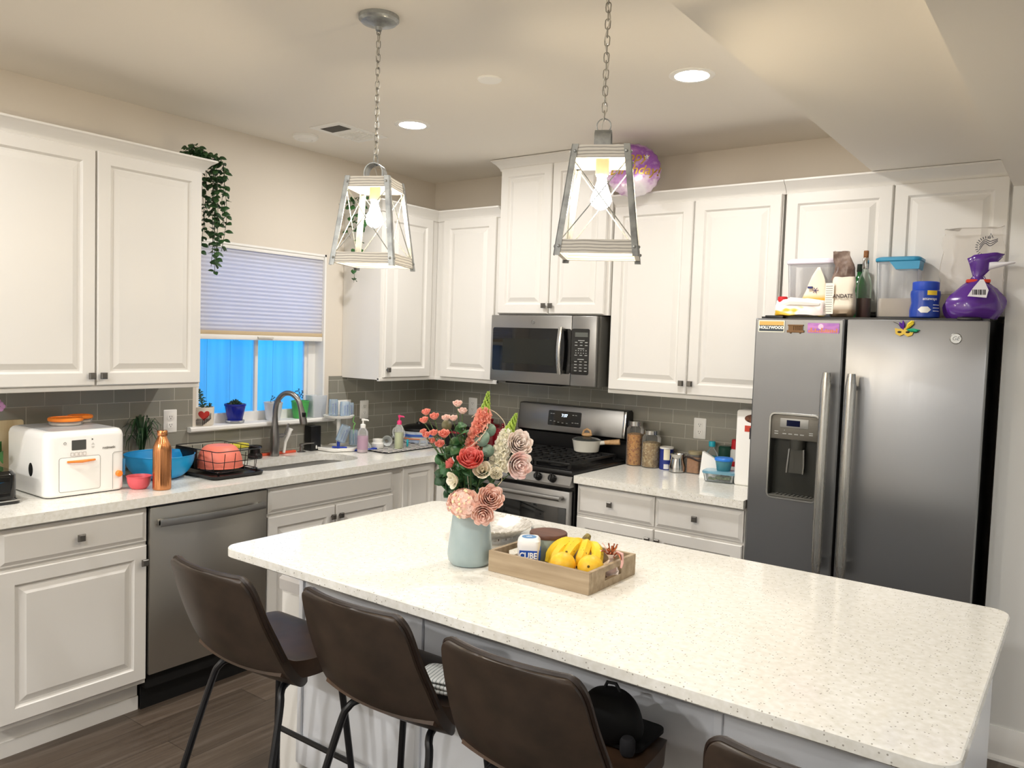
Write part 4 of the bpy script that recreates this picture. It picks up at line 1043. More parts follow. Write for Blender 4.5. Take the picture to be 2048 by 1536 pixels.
for x in (x0 + .01, x1 - .01):
    for y in (y0 + .01, y1 - .01): b.tube([(x, y, .009), (x, y, .03)], .005, 8)
b.build('wire_basket', BLACK, t)
b = MB(); b.box(-.16, .0, -.112, -.092, .03, .125, .006); b.build('utensil_caddy', BLACK, t)
o = bowl('serving_bowl', 'coral bowl turned upside down in the dish rack', .325, -1.852, H + .132, .106, .102, .05, mat('coral_plastic', 'f0826e', .45), (R(180), 0, 0))
t = thing('sponge', 'yellow kitchen sponge on a rack edge behind the coral bowl', 'sponge', (.10, -1.60, H))
b = MB(); b.box(-.03, .03, -.055, .055, .07, .092, .006); b.build('sponge_block', noisy('yellow_sponge', 'e8dc4e', 'cfc23a', (200, 200, 200), 1, .9, .4), t)
b = MB(); b.box(-.028, .028, -.05, .05, 0, .07, .008); b.build('sponge_holder', mat('grey_green_holder', '8d8f80', .5), t)
t = thing('drain_stopper', 'black round sink gadget standing left of the faucet', 'sink accessory', (.085, -1.478, H))
b = MB(); b.lathe([(.036, 0), (.038, .004), (.038, .02), (.028, .03), (.026, .05), (.036, .056), (.036, .066), (.03, .07), (.001, .072)], (0, 0, 0), 24); b.build('stopper', BLACK, t)
t = thing('scrub_pad', 'flat orange-red scraper lying behind the faucet', 'scraper', (.045, -1.30, H))
b = MB(); b.box(-.012, .012, -.16, .12, 0, .014, .004); b.build('scraper_blade', mat('orange_red', 'd8573a', .5), t)
# faucet
t = thing('faucet', 'tall brushed steel pull-down faucet arching over the sink', 'faucet', (.085, -1.352, H))
FAU = mat('brushed_faucet', '8c8a88', .28, .95)
b = MB(); b.lathe([(.026, 0), (.0265, .004), (.0255, .09), (.0225, .14), (.0165, .19), (.0155, .215)], (0, 0, 0), 24); b.build('column', FAU, t)
b = MB(); q = [(0, 0, .21), (.002, .001, .26), (.015, .006, .31), (.05, .022, .347), (.092, .04, .347), (.125, .056, .315), (.138, .062, .275)]
b.tube(catmull(q, 6), .0145, 16); b.build('spout', FAU, t)
b = MB(); b.tube([(.138, .062, .278), (.143, .066, .25), (.150, .071, .205), (.153, .073, .185)], [.015, .0175, .0205, .0195], 16); b.build('spray_head', FAU, t)
b = MB(); b.box(.155, .170, .055, .075, .225, .25, .003); b.build('spray_button', BLACK, t)
b = MB(); b.tube([(0, .02, .105), (.004, .05, .108)], .0135, 14); b.tube([(.004, .048, .108), (.006, .066, .115), (.01, .085, .175)], [.009, .007, .0055], 10); b.build('lever', FAU, t)
t = thing('tube_brush', 'white tubular bottle brush cap leaning behind the faucet', 'brush', (.075, -1.262, H))
b = MB(); b.tube([(0, -.02, .01), (.0, -.01, .07), (.012, .012, .135)], [.008, .009, .0125], 14); b.tube([(.012, .012, .135), (.014, .016, .146)], [.013, .013], 14); b.build('brush_tube', WHITEPL, t)
t = thing('soap_dispenser', 'steel countertop soap pump right of the faucet', 'soap dispenser', (.06, -1.148, H))
b = MB(); b.lathe([(.024, 0), (.024, .004), (.01, .008), (.009, .03), (.012, .034), (.012, .046), (.006, .05)], (0, 0, 0), 18); b.tube([(0, 0, .044), (.03, .012, .052), (.075, .03, .058)], [.005, .0045, .004], 8); b.build('pump', FAU, t)
t = thing('sponge_box', 'tall black narrow box against the tile beside the soap pump', 'box', (.046, -1.055, H))
b = MB(); b.box(-.03, .03, -.037, .037, 0, .145, .004); b.build('box_body', BLACK, t)
b = MB(); b.lathe([(.004, 0), (.005, .01), (.003, .02)], (.031, .002, .012), 10); b.build('white_clip', WHITEPL, t)
# two-tier drying stand with bottle cups
t = thing('drying_stand', 'white two-tier round drying stand in the corner of the sink', 'drying rack', (.12, -.925, H))
b = MB(); rings = []
for r, z in ((.10, 0), (.12, .004), (.124, .018), (.118, .022), (.11, .014), (.001, .013)):
    rings.append([(r * (1 + .05 * math.cos(6 * a)) * math.cos(a), r * (1 + .05 * math.cos(6 * a)) * math.sin(a), z) for a in [2 * PI * k / 48 for k in range(48)]])
b.loft(rings); b.build('lower_tray', WHITEPL, t)
b = MB(); b.lathe([(.016, .012), (.012, .02), (.012, .19)], (0, 0, 0), 16); b.build('post', WHITEPL, t)
b = MB(); b.lathe([(.015, .185), (.08, .19), (.088, .198), (.09, .206), (.085, .206), (.001, .196)], (0, 0, 0), 36); b.build('upper_tray', WHITEPL, t)
CUPM = glass('frosted_cup', 'dcebf7', .2, .2); BLU = mat('royal_blue_print', '2a46b4', .5)
def cup(x, y, z, r, h, label, rot=None):
    t = thing('baby_bottle', label, 'bottle', (x, y, z), 0, 'baby bottles on the drying stand')
    if rot: t.rotation_euler = rot
    b = MB(); b.lathe([(r * .9, 0), (r, .004), (r, h * .8), (r * .92, h), (r * .86, h), (r * .94, h * .78), (r * .94, .006), (.001, .006)], (0, 0, 0), 24); b.build('cup', CUPM, t)
    b = MB()
    for i in range(6): b.box(r * .72, r * .74, -.012 - .4 * r, -.004 - .4 * r, h * (.15 + .11 * i), h * (.15 + .11 * i) + .003)
    b.box(r * .6, r * .68, .0, .006, h * .1, h * .75); b.ball((r * .68, .003, h * .75), .007, 8, 5); b.build('measure_marks', BLU, t, smooth=0)
zt_s = H + .200
cup(.105, -.955, zt_s, .027, .098, 'frosted baby bottle with blue marks on the upper tray, nearest the window')
cup(.150, -.905, zt_s, .03, .085, 'wider frosted baby bottle in the middle of the upper tray')
cup(.130, -.852, zt_s, .026, .075, 'short frosted baby bottle at the right of the upper tray')
cup(.165, -.952, H + .055, .03, .10, 'frosted baby bottle tipped over on a blue peg of the lower tray', (R(-12), R(16), 0))
b = MB(); b.tube([(.155, -.955, H + .014), (.155, -.955, H + .06)], .009, 10); b.tube([(.13, -.98, H + .021), (.20, -.93, H + .021)], .005, 8); tag(b.build('bottle_peg', BLU), 'blue peg holding the tipped bottle on the lower tray', 'drying peg')
cup(.155, -.838, H + .024, .027, .09, 'upright frosted baby bottle with green straw on the lower tray')
b = MB(); b.tube(catmull([(.155, -.838, H + .034), (.155, -.838, H + .13), (.158, -.83, H + .15), (.15, -.84, H + .165), (.155, -.835, H + .20)], 5), .003, 8); tag(b.build('straw', mat('green_straw', '7fc36a', .4)), 'green silicone straw standing in a baby bottle', 'straw')
b = MB(); b.tube([(.235, -.92, H + .006), (.275, -.80, H + .007)], .0055, 8); b.box(.262, .288, -.80, -.77, H + .001, H + .014, .003); tag(b.build('tongs', BLU), 'long blue plastic tongs lying beside the drying stand', 'tongs')
# lotion bottles
def pump_bottle(x, y, r, h, label, liquid, lq, pumpm, clear):
    t = thing('pump_bottle', label, 'bottle', (x, y, H), R(20))
    b = MB(); b.lathe([(r * .92, 0), (r, .004), (r, h * .55), (r * .96, h * .62), (r * .55, h * .72), (r * .45, h * .74)], (0, 0, 0), 24); b.build('bottle_body', clear, t)
    b = MB(); b.lathe([(r * .85, .003), (r * .93, .006), (r * .93, h * lq), (.001, h * lq)], (0, 0, 0), 24); b.build('liquid', liquid, t)
    b = MB(); b.lathe([(r * .5, h * .73), (r * .5, h * .82), (r * .4, h * .84), (r * .16, h * .85), (r * .16, h * .93), (r * .3, h * .94), (r * .3, h), (.001, h)], (0, 0, 0), 18)
    b.tube([(0, 0, h * .965), (r * .9, 0, h * .965), (r * 1.15, 0, h * .945)], [r * .2, r * .16, r * .12], 8); b.build('pump', pumpm, t)
    return t
p = pump_bottle(.302, -.902, .031, .198, 'clear pump bottle of pale pink soap with white pump', mat('pale_pink_soap', 'ecd3dd', .4), .42, WHITEPL, glass('clear_plastic', 'f2f4f4', .05, .16))
b = MB(); b.lathe([(.0305, .02), (.0314, .021), (.0314, .10), (.0305, .101)], (0, 0, 0), 24, False, False); b.build('label', glass('pink_label', 'd9b7cf', .3, .45), p)
pump_bottle(.352, -.655, .028, .208, 'pump bottle of pale green soap with hot pink pump on the drying mat', mat('pale_green_soap', 'd9e0b4', .4), .5, mat('hot_pink', 'e8417c', .4), glass('clear_plastic', 'f2f4f4', .05, .16))
# drying mat
MATM = mat('black_and_white_mat', '111111', .9)
def _dm():
    m = MATM; v = coords(m, (1, 1, 1), rot=(0, 0, R(45))); ck = N(m, 'ShaderNodeTexChecker'); ck.inputs['Scale'].default_value = 36; ck.inputs['Color1'].default_value = lin('15151a'); ck.inputs['Color2'].default_value = lin('ebe8e2')
    L(m, v, ck.inputs['Vector']); L(m, ck.outputs['Color'], bsdf(m).inputs['Base Color'])
_dm()
b = MB(); b.loft([[(x, y, z) for x, y in rrect(.12 + i, .44 - i, -.84 + i, -.20 - i, .015, 4)] for i, z in ((.002, H + .0005), (0, H + .002), (0, H + .005), (.003, H + .0065))])
dm = tag(b.build('drying_mat', MATM), 'black and white patterned drying mat under the baby things', 'mat')
b = MB(); b.tube([(x, y, H + .004) for x, y in rrect(.12, .44, -.84, -.20, .015, 4)], .0035, 6, closed=True); b.build('edge_binding', BLACK, dm)
zm = H + .0068
t = thing('breast_pump_shield', 'clear plastic breast pump shield leaning on the drying mat', 'pump part', (.20, -.52, zm))
CP = glass('clear_plastic', 'f2f4f4', .05, .16)
b = MB(); b.M = Matrix.Translation((0, 0, .06)) @ Matrix.Rotation(R(35), 4, 'X') @ Matrix.Rotation(R(60), 4, 'Y')
b.lathe([(.012, -.05), (.012, 0), (.04, .03), (.045, .032), (.038, .031), (.010, 0), (.010, -.05)], (0, 0, 0), 24, False, False); b.build('shield', CP, t)
t = thing('breast_pump_shield', 'second clear pump shield lying left on the drying mat', 'pump part', (.235, -.64, zm), R(50))
b = MB(); b.M = Matrix.Translation((0, 0, .032)) @ Matrix.Rotation(R(80), 4, 'X')
b.lathe([(.012, -.05), (.012, 0), (.03, .03), (.032, .032), (.028, .031), (.010, 0), (.010, -.05)], (0, 0, 0), 24, False, False); b.build('shield', CP, t)
t = thing('teether', 'bright green star-shaped teether on the drying mat', 'teether', (.315, -.615, zm), R(40))
b = MB()
for k in range(6): b.ball((0.0, .022 * math.cos(k * PI / 3), .028 + .022 * math.sin(k * PI / 3)), .013, 10, 7)
b.ball((0, 0, .028), .018, 12, 8, (.7, 1, 1)); b.build('teether_ring', mat('bright_green', '54d04a', .35), t)
t = thing('teether', 'teal ring teether right of the green one', 'teether', (.335, -.562, zm), R(40))
b = MB(); b.tube([(0, .018 * math.cos(R(a)), .024 + .018 * math.sin(R(a))) for a in range(0, 360, 24)], .006, 8, closed=True); b.build('teether_ring', mat('teal_plastic', '2fb3c4', .35), t)
t = thing('storage_jar', 'white screw lid stacked with clear cups on the drying mat', 'jar', (.26, -.74, zm))
b = MB(); b.lathe([(.034, 0), (.036, .003), (.036, .03), (.03, .036), (.03, .055), (.026, .055), (.026, .036), (.001, .03)], (0, 0, 0), 24); b.build('white_cup', WHITEPL, t)
t = thing('measuring_cup', 'upturned clear cup beside the cooker on the drying mat', 'cup', (.345, -.43, zm))
b = MB(); b.lathe([(.03, 0), (.031, .003), (.026, .03), (.012, .045), (.001, .046)], (0, 0, 0), 20); b.build('cap', CP, t)
t = thing('bottle_teat', 'clear domed bottle teat beside the pink soap bottle', 'bottle teat', (.22, -.795, zm))
b = MB(); b.lathe([(.032, 0), (.033, .003), (.028, .02), (.014, .035), (.010, .05), (.007, .06), (.001, .062)], (0, 0, 0), 20); b.build('teat', CP, t)
# snack container / cooker with black lid
t = thing('slow_cooker', 'round container with black domed lid and printed label in the corner', 'cooker', (.215, -.33, zm))
b = MB(); b.lathe([(.10, 0), (.108, .006), (.112, .075), (.108, .078)], (0, 0, 0), 36); b.build('pot', noisy('printed_label', 'dfe3e6', '8fa3c4', (14, 14, 40), 1, .4), t)
b = MB(); b.lathe([(.1125, .025), (.1135, .026), (.1135, .032), (.1125, .033)], (0, 0, 0), 36, False, False); b.build('orange_stripe', mat('label_orange', 'e08a55', .5), t)
b = MB(); b.lathe([(.1125, .042), (.1135, .043), (.1135, .056), (.1125, .057)], (0, 0, 0), 36, False, False); b.build('blue_stripe', mat('label_blue2', '3c5fb0', .5), t)
b = MB(); b.lathe([(.116, .076), (.118, .082), (.114, .092), (.09, .106), (.05, .114), (.02, .116), (.018, .128), (.001, .13)], (0, 0, 0), 36); b.build('lid', BLACK, t)

# ------------------------------------------------------------------ window sill
zs = 1.10
t = thing('flower_pot', 'white plant pot with a red heart and black line pattern on the sill', 'potted plant', (-.012, -1.725, zs), R(64))
b = MB(); b.lathe([(.043, 0), (.047, .003), (.05, .012), (.052, .09), (.052, .097), (.047, .097), (.045, .08), (.001, .078)], (0, 0, 0), 28); b.build('pot', mat('cream_pot', 'ece4d6', .5), t)
def on_cyl(pts, r, b, th=.0008):
    """flat outline (s, z) laid on a cylinder that faces -y"""
    s0, s1 = min(p[0] for p in pts), max(p[0] for p in pts); n = max(1, int((s1 - s0) / .0025)); rows = []
    for i in range(n + 1):
        s = s0 + (s1 - s0) * min(max(i / n, .002), .998); zz = []
        for (a, za), (c, zc) in zip(pts, pts[1:] + pts[:1]):
            if (a - s) * (c - s) < 0: zz.append(za + (zc - za) * (s - a) / (c - a))
        q = r + th; rows.append([(k * math.sin(s / r), -k * math.cos(s / r), z) for k, z in ((r - .001, min(zz)), (q, min(zz)), (q, max(zz)), (r - .001, max(zz)))])
    b.loft(rows)
b = MB(); hp = []
for i in range(28):
    a = 2 * PI * i / 28; hp.append((.0018 * 16 * math.sin(a) ** 3 - .004, .058 + .0018 * (13 * math.cos(a) - 5 * math.cos(2 * a) - 2 * math.cos(3 * a) - math.cos(4 * a))))
on_cyl(hp, .0512, b); b.build('heart', mat('heart_red', 'c3332c', .5), t, smooth=0)
b = MB()
for i in range(6):
    z = .006 + .006 * i; s0 = -.045 + .008 * i
    for k in range(10): on_cyl([(s0 - .035 + .007 * k - .0, z), (s0 - .035 + .007 * (k + 1), z), (s0 - .035 + .007 * (k + 1), z + .0026), (s0 - .035 + .007 * k, z + .0026)], .0505, b, .0022)
    for k in range(4): on_cyl([(s0 + .035, z + .0 + .008 * k), (s0 + .0375, z + .008 * k), (s0 + .0375, z + .008 * (k + 1)), (s0 + .035, z + .008 * (k + 1))], .0508, b, .0022)
b.build('line_pattern', BLACK, t, smooth=0)
SUCC = mat('succulent_green', '3d5a40', .5)
def spiky(t, base, h, n, name='stem_leaves', m=SUCC, lean=(0, 0), ln=.02, wd=.004):
    b = MB(); b.tube([base, (base[0] + lean[0] * .5, base[1] + lean[1] * .5, base[2] + h * .5), (base[0] + lean[0], base[1] + lean[1], base[2] + h)], [.004, .0035, .002], 6)
    for i in range(n):
        f = (i + 1) / n; a = i * 2.4; c, s = math.cos(a), math.sin(a); l = ln * (1.1 - .6 * f)
        p = Vector((base[0] + lean[0] * f, base[1] + lean[1] * f, base[2] + h * f))
        b.tube([p, p + Vector((c * l * .5, s * l * .5, l * .35)), p + Vector((c * l, s * l, l * .3))], [wd * .5, wd, wd * .2], 5)
    b.build(name, m, t)
b = MB(); b.lathe([(.046, .075), (.04, .084), (.001, .087)], (0, 0, 0), 16); b.build('soil', mat('soil', '4a4038', .95), t)
spiky(t, (0, 0, .08), .105, 26, lean=(-.022, .01), ln=.03)
spiky(t, (.02, .01, .08), .03, 10, lean=(.015, .005), ln=.02)
t = thing('flower_pot', 'cobalt blue glazed pot with a dark succulent rosette on the sill', 'potted plant', (-.016, -1.535, zs))
b = MB(); b.lathe([(.036, .01), (.038, .012), (.054, .092), (.057, .094), (.057, .104), (.052, .104), (.048, .085), (.001, .083)], (0, 0, 0), 28); b.build('pot', mat('cobalt_glaze', '1d2a9a', .12), t)
b = MB(); b.lathe([(.04, 0), (.048, .003), (.05, .016), (.046, .016), (.042, .006), (.001, .005)], (0, 0, 0), 28); b.build('saucer', glass('clear_plastic', 'f2f4f4', .05, .16), t)
b = MB()
for i in range(26):
    a = i * 2.4; r = .008 + .036 * (i / 26); h = .118 - .03 * (i / 26) + .012
    p = Vector((r * .5 * math.cos(a), r * .5 * math.sin(a), .088)); q = Vector((r * 1.15 * math.cos(a), r * 1.15 * math.sin(a), h)); b.tube([p, (p + q) / 2 + Vector((0, 0, .004)), q], [.004, .0085, .002], 6)
b.build('rosette', mat('dark_succulent', '243a2c', .5), t)
def twig_pot(x, y, label, m, stem_m, seed, hh=.10):
    t = thing('flower_pot', label, 'potted plant', (x, y, zs))
    b = MB(); b.lathe([(.036, 0), (.039, .003), (.051, .094), (.053, .096), (.053, .102), (.048, .102), (.046, .085), (.001, .083)], (0, 0, 0), 28); b.build('pot', m, t)
    random.seed(seed); b = MB()
    for i in range(3):
        a = random.uniform(0, 6.28); tip = Vector((.03 * math.cos(a), .045 * math.sin(a) + .01 * i, .085 + hh * random.uniform(.6, 1)))
        base = Vector((.008 * math.cos(a), .008 * math.sin(a), .083)); mid = (base + tip) / 2 + Vector((random.uniform(-.01, .01), random.uniform(-.015, .015), 0))
        b.tube(catmull([base, mid, tip], 5), .0016, 5)
        for k in range(5):
            f = .45 + .13 * k; p = base.lerp(tip, min(f, 1)); b.ball(p + Vector((random.uniform(-.006, .006), random.uniform(-.012, .012), .002)), .006, 7, 5, (1, 1, .5))
    b.build('twig', stem_m, t)
    return t
TW_ = mat('twig_green', '3c5a3c', .6)
t = twig_pot(-.018, -1.287, 'silvery white bucket pot with a thin twig behind the faucet', mat('white_bucket', 'dfe2e6', .35, .2), TW_, 4, .07)
b = MB(); b.box(.02, .028, .012, .03, .07, .128, .001); b.mi = 1; b.box(.0202, .0285, .0118, .0302, .085, .110, .001); b.build('plant_tag', [mat('tag_cream', 'ead9bd', .6), mat('tag_red', 'a3302a', .6)], t)
twig_pot(-.016, -1.100, 'bright green pot with bare twigs on the sill right of the faucet', mat('green_pot', '4fae58', .4), mat('dark_twig', '2c3429', .7), 9, .11)
t = thing('plastic_bin', 'frosted clear plastic bin on the right end of the sill', 'container', (-.012, -.985, zs))
b = MB(); rrect_rings(b, [(-.035, .035, -.045, .045, .01, 0), (-.04, .04, -.055, .055, .012, .13), (-.037, .037, -.052, .052, .012, .13), (-.032, .032, -.042, .042, .01, .004)]); b.build('bin_body', glass('frosted_clear', 'eef2f7', .3, .38), t)
# ------------------------------------------------------------------ corner things behind the flowers
RED = mat('dark_red_enamel', '7c1420', .2, coat=.4)
def red_can(x, y, h, r, label):
    t = thing('canister', label, 'canister', (x, y, H), 0, 'dark red canisters in the corner')
    b = MB(); b.lathe([(r * .95, 0), (r, .005), (r, h), (r * .95, h + .003)], (0, 0, 0), 28); b.build('can', RED, t)
    b = MB(); b.lathe([(r * 1.03, h), (r * 1.03, h + .012), (r * .8, h + .03), (.012, h + .038), (.008, h + .045), (.013, h + .053), (.008, h + .062), (.001, h + .063)], (0, 0, 0), 28); b.build('lid', RED, t)
red_can(.63, -.105, .115, .062, 'taller dark red lidded canister left of the range')
red_can(.755, -.15, .10, .052, 'shorter dark red lidded canister beside the range')
t = thing('pepper_mill', 'small white grinder with a grey base behind the flowers', 'grinder', (.655, -.245, H))
b = MB(); b.lathe([(.026, 0), (.027, .002), (.027, .045), (.025, .047)], (0, 0, 0), 20); b.build('grey_base', GREYPL, t)
b = MB(); b.lathe([(.026, .046), (.028, .05), (.029, .095), (.024, .101), (.001, .102)], (0, 0, 0), 20); b.build('white_top', WHITEPL, t)
t = thing('roasting_pan', 'black lidded pan with dark red rim behind the flowers', 'pan', (.462, -.20, zm))
b = MB(); b.lathe([(.11, 0), (.122, .006), (.127, .085), (.124, .085)], (0, 0, 0), 36); b.build('pot', BLACK, t)
b = MB(); b.lathe([(.129, .083), (.131, .089), (.127, .095), (.085, .118), (.03, .127), (.001, .128)], (0, 0, 0), 36); b.build('lid', mat('smoky_black_lid', '14100f', .15), t)
b = MB(); b.lathe([(.1275, .078), (.132, .081), (.132, .09), (.129, .092)], (0, 0, 0), 36, False, False); b.build('rim', RED, t)
# ------------------------------------------------------------------ right counter
def grain_mat(name, c1, c2, c3):
    if name in MATS: return MATS[name]
    m = mat(name, c1, .6); v = coords(m, (1, 1, 1)); vo = N(m, 'ShaderNodeTexVoronoi'); vo.inputs['Scale'].default_value = 130; L(m, v, vo.inputs['Vector'])
    sp = N(m, 'ShaderNodeSeparateColor'); L(m, vo.outputs['Color'], sp.inputs[0]); L(m, ramp(m, sp.outputs[0], [(0, c1), (.5, c2), (1, c3)]), bsdf(m).inputs['Base Color'])
    bump(m, vo.outputs['Distance'], .5, .003); return m
CLR = glass('jar_glass', 'f4f6f6', .02, .05)
def jar(x, y, r, h, fill, m, label):
    t = thing('storage_jar', label, 'jar', (x, y, H), 0, 'glass jars of grain beside the range')
    b = MB(); b.lathe([(r * .92, 0), (r, .006), (r, h * .80), (r * .84, h * .86), (r * .80, h * .88)], (0, 0, 0), 32, True, False); b.build('glass_body', CLR, t)
    b = MB(); b.lathe([(r * .88, .004), (r * .955, .01), (r * .955, fill), (r * .5, fill + .006), (.001, fill + .008)], (0, 0, 0), 32); b.build('contents', m, t)
    b = MB(); b.lathe([(r * .80, h * .88), (r * .86, h * .885), (r * .86, h * .985), (r * .80, h), (.001, h)], (0, 0, 0), 32); b.build('lid', CHROME, t)
jar(1.636, -.085, .048, .252, .175, grain_mat('popcorn_kernels', 'c98a3c', 'e0b060', '9c5a22'), 'tall glass jar of popcorn kernels next to the range')
jar(1.738, -.085, .052, .208, .138, grain_mat('mixed_seeds', 'c9ad78', '9d7d4c', 'e3d2a8'), 'shorter glass jar of mixed seeds right of the popcorn jar')
t = thing('salt_carton', 'round dark blue salt carton with pale label beside the seed jar', 'carton', (1.832, -.085, H), R(25))
b = MB(); b.lathe([(.036, 0), (.0375, .002), (.0375, .118), (.036, .12)], (0, 0, 0), 32); b.build('carton', mat('navy_carton', '20307c', .45), t)
b = MB(); b.lathe([(.0378, .114), (.0385, .116), (.0385, .122), (.0365, .124), (.034, .121), (.001, .1205)], (0, 0, 0), 32); b.build('white_rim', WHITEPL, t)
b = MB(); on_cyl([(-.016, .055), (.018, .055), (.018, .113), (-.016, .113)], .0377, b); b.build('paper_label', mat('cream_label', 'e8e2c8', .6), t, smooth=0)
b = MB(); on_cyl([(-.014, .006), (.012, .006), (.012, .032), (-.014, .032)], .0377, b); b.build('barcode', mat('barcode_white', 'dcdcde', .6), t, smooth=0)
t = thing('milk_jug', 'small polished steel milk jug with flared top and handle', 'jug', (1.915, -.125, H), R(30))
b = MB(); b.lathe([(.038, 0), (.044, .004), (.0445, .03), (.034, .07), (.033, .082), (.039, .098), (.037, .098), (.031, .082), (.032, .07), (.042, .03), (.001, .006)], (0, 0, 0), 32); b.build('jug_body', CHROME, t)
b = MB(); b.tube(catmull([(.034, 0, .082), (.062, 0, .086), (.068, 0, .06), (.056, 0, .03), (.043, 0, .028)], 5), .005, 8); b.build('handle', CHROME, t)
t = thing('sugar_jar', 'clear jar of brown sugar with a dark clip beside the white bag', 'jar', (1.998, -.085, H))
b = MB(); rrect_rings(b, [(-.036, .036, -.036, .036, .014, 0), (-.039, .039, -.039, .039, .016, .004), (-.039, .039, -.039, .039, .016, .095), (-.033, .033, -.033, .033, .02, .104)]); b.build('glass_body', CLR, t)
b = MB(); rrect_rings(b, [(-.035, .035, -.035, .035, .014, .004), (-.036, .036, -.036, .036, .015, .009), (-.036, .036, -.036, .036, .015, .080), (-.03, .03, -.03, .03, .015, .084)]); b.build('brown_sugar', noisy('brown_sugar', 'b9895a', 'a8784a', (90, 90, 90), 1, .9), t)
b = MB(); b.lathe([(.034, .1), (.037, .102), (.037, .118), (.033, .12), (.001, .12)], (0, 0, 0), 28); b.build('lid', glass('amber_clear', 'd8cba4', .1, .4), t)
b = MB(); b.tube(catmull([(-.055, -.03, .07), (-.035, -.042, .088), (0, -.044, .085), (.035, -.045, .075), (.06, -.045, .076)], 5), .0045, 8); b.build('dark_clip', mat('dark_cord', '2a1c16', .5), t)
t = thing('paper_bag', 'crumpled white paper bag standing before the mouthwash', 'bag', (2.118, -.165, H), R(12))
b = MB(); b.loft([[(-.052, -.02, z0), (.055, -.024, z0), (.05, .022, z0), (-.05, .02, z0)] if k == 0 else [(-.054 + .006 * k, -.018 + .004 * k, .05 * k + (.035 if k == 2 else 0)), (.056, -.022 + .004 * k, .042 * k), (.05, .02, .042 * k), (-.05 + .006 * k, .018, .05 * k + (.035 if k == 2 else 0))] for k, z0 in ((0, 0), (1, .05), (2, .1))])
b.build('paper', mat('white_paper', 'f2f1ee', .8), t, smooth=20)
t = thing('mouthwash_bottle', 'clear bottle of teal mouthwash with a turquoise cap', 'bottle', (2.078, -.055, H))
b = MB(); rrect_rings(b, [(-.034, .034, -.024, .024, .02, 0), (-.037, .037, -.027, .027, .022, .005), (-.037, .037, -.027, .027, .022, .09), (-.03, .03, -.024, .024, .02, .115), (-.013, .013, -.013, .013, .0125, .138), (-.012, .012, -.012, .012, .0115, .15)]); b.build('bottle_body', CLR, t)
b = MB(); rrect_rings(b, [(-.033, .033, -.023, .023, .019, .004), (-.035, .035, -.0255, .0255, .02, .008), (-.035, .035, -.0255, .0255, .02, .09), (-.028, .028, -.02, .02, .018, .1)]); b.build('mouthwash', mat('teal_liquid', '3aa6b0', .25), t)
b = MB(); b.box(-.032, .032, -.0278, -.027, .03, .085); b.build('label', mat('pale_blue_label', 'd3e6ea', .5), t, smooth=0)
b = MB(); b.lathe([(.014, .148), (.0175, .150), (.0175, .174), (.0155, .177), (.001, .178)], (0, 0, 0), 20); b.build('cap', mat('turquoise_cap', '28b6cf', .35), t)
t = thing('glass_bottle', 'dark green bottle standing behind the blue-lidded cup', 'bottle', (2.150, -.048, H))
b = MB(); b.lathe([(.034, 0), (.036, .003), (.036, .10)], (0, 0, 0), 24); b.build('lower_body', mat('brown_glass', '4b3c22', .2), t)
b = MB(); b.lathe([(.0362, .098), (.0365, .1), (.0365, .15), (.03, .158), (.001, .16)], (0, 0, 0), 24); b.build('cap', mat('dark_green', '17463a', .4), t)
t = thing('spray_can', 'white spray can with a red cap beside the white box', 'spray can', (2.213, -.055, H))
b = MB(); b.lathe([(.029, 0), (.031, .004), (.031, .14), (.025, .152)], (0, 0, 0), 24); b.build('can_body', mat('can_white', 'dfe0de', .3), t)
b = MB(); b.lathe([(.0312, .06), (.0318, .062), (.0318, .085), (.0312, .087)], (0, 0, 0), 24, False, False); b.build('red_band', mat('cap_red', 'c8232c', .35), t)
b = MB(); b.lathe([(.0265, .15), (.028, .153), (.026, .195), (.022, .2), (.001, .2)], (0, 0, 0), 24); b.build('cap', mat('cap_red', 'c8232c', .35), t)
t = thing('food_container', 'shallow glass container with a clear blue lid holding green food', 'food container', (2.203, -.242, H), R(8))
b = MB(); rrect_rings(b, [(-.066, .066, -.045, .045, .018, 0), (-.07, .07, -.05, .05, .02, .004), (-.078, .078, -.056, .056, .022, .045), (-.075, .075, -.053, .053, .02, .045), (-.067, .067, -.047, .047, .018, .006)]); b.build('glass_base', CLR, t)
b = MB(); random.seed(2)
for i in range(16): b.ball((random.uniform(-.045, .045), random.uniform(-.03, .03), random.uniform(.012, .024)), random.uniform(.008, .014), 7, 5, (1.3, 1, .8))
b.build('green_food', noisy('green_beans', '6f8a3a', '43582a', (60, 60, 60), 1, .6), t, kind='stuff')
b = MB(); rrect_rings(b, [(-.081, .081, -.059, .059, .023, .044), (-.082, .082, -.06, .06, .024, .05), (-.081, .081, -.059, .059, .023, .056), (-.07, .07, -.05, .05, .02, .057)]); b.build('lid', glass('pale_blue_lid', '8fc6dd', .15, .5), t)
t = thing('lidded_cup', 'teal plastic cup with a bright blue lid on the glass container', 'cup', (2.217, -.236, H + .0575))
b = MB(); b.lathe([(.032, 0), (.034, .003), (.043, .052)], (0, 0, 0), 28); b.build('cup', glass('teal_translucent', '4f98a8', .2, .7), t)
b = MB(); b.lathe([(.044, .05), (.0465, .053), (.0465, .060), (.042, .066), (.001, .067)], (0, 0, 0), 28); b.build('lid', mat('blue_lid', '2f7ee0', .35), t)
t = thing('white_carton', 'tall white carton with a printed picture wedged beside the refrigerator', 'carton', (2.375, -.215, H))
b = MB(); b.box(-.09, .078, -.06, .06, 0, .375, .012, 3); b.build('carton', mat('carton_white', 'f4f3f0', .4), t)
b = MB(); b.box(-.045, .075, -.0612, -.06, .27, .30); b.build('red_stripe', mat('stripe_red', 'c7412f', .5), t, smooth=0)
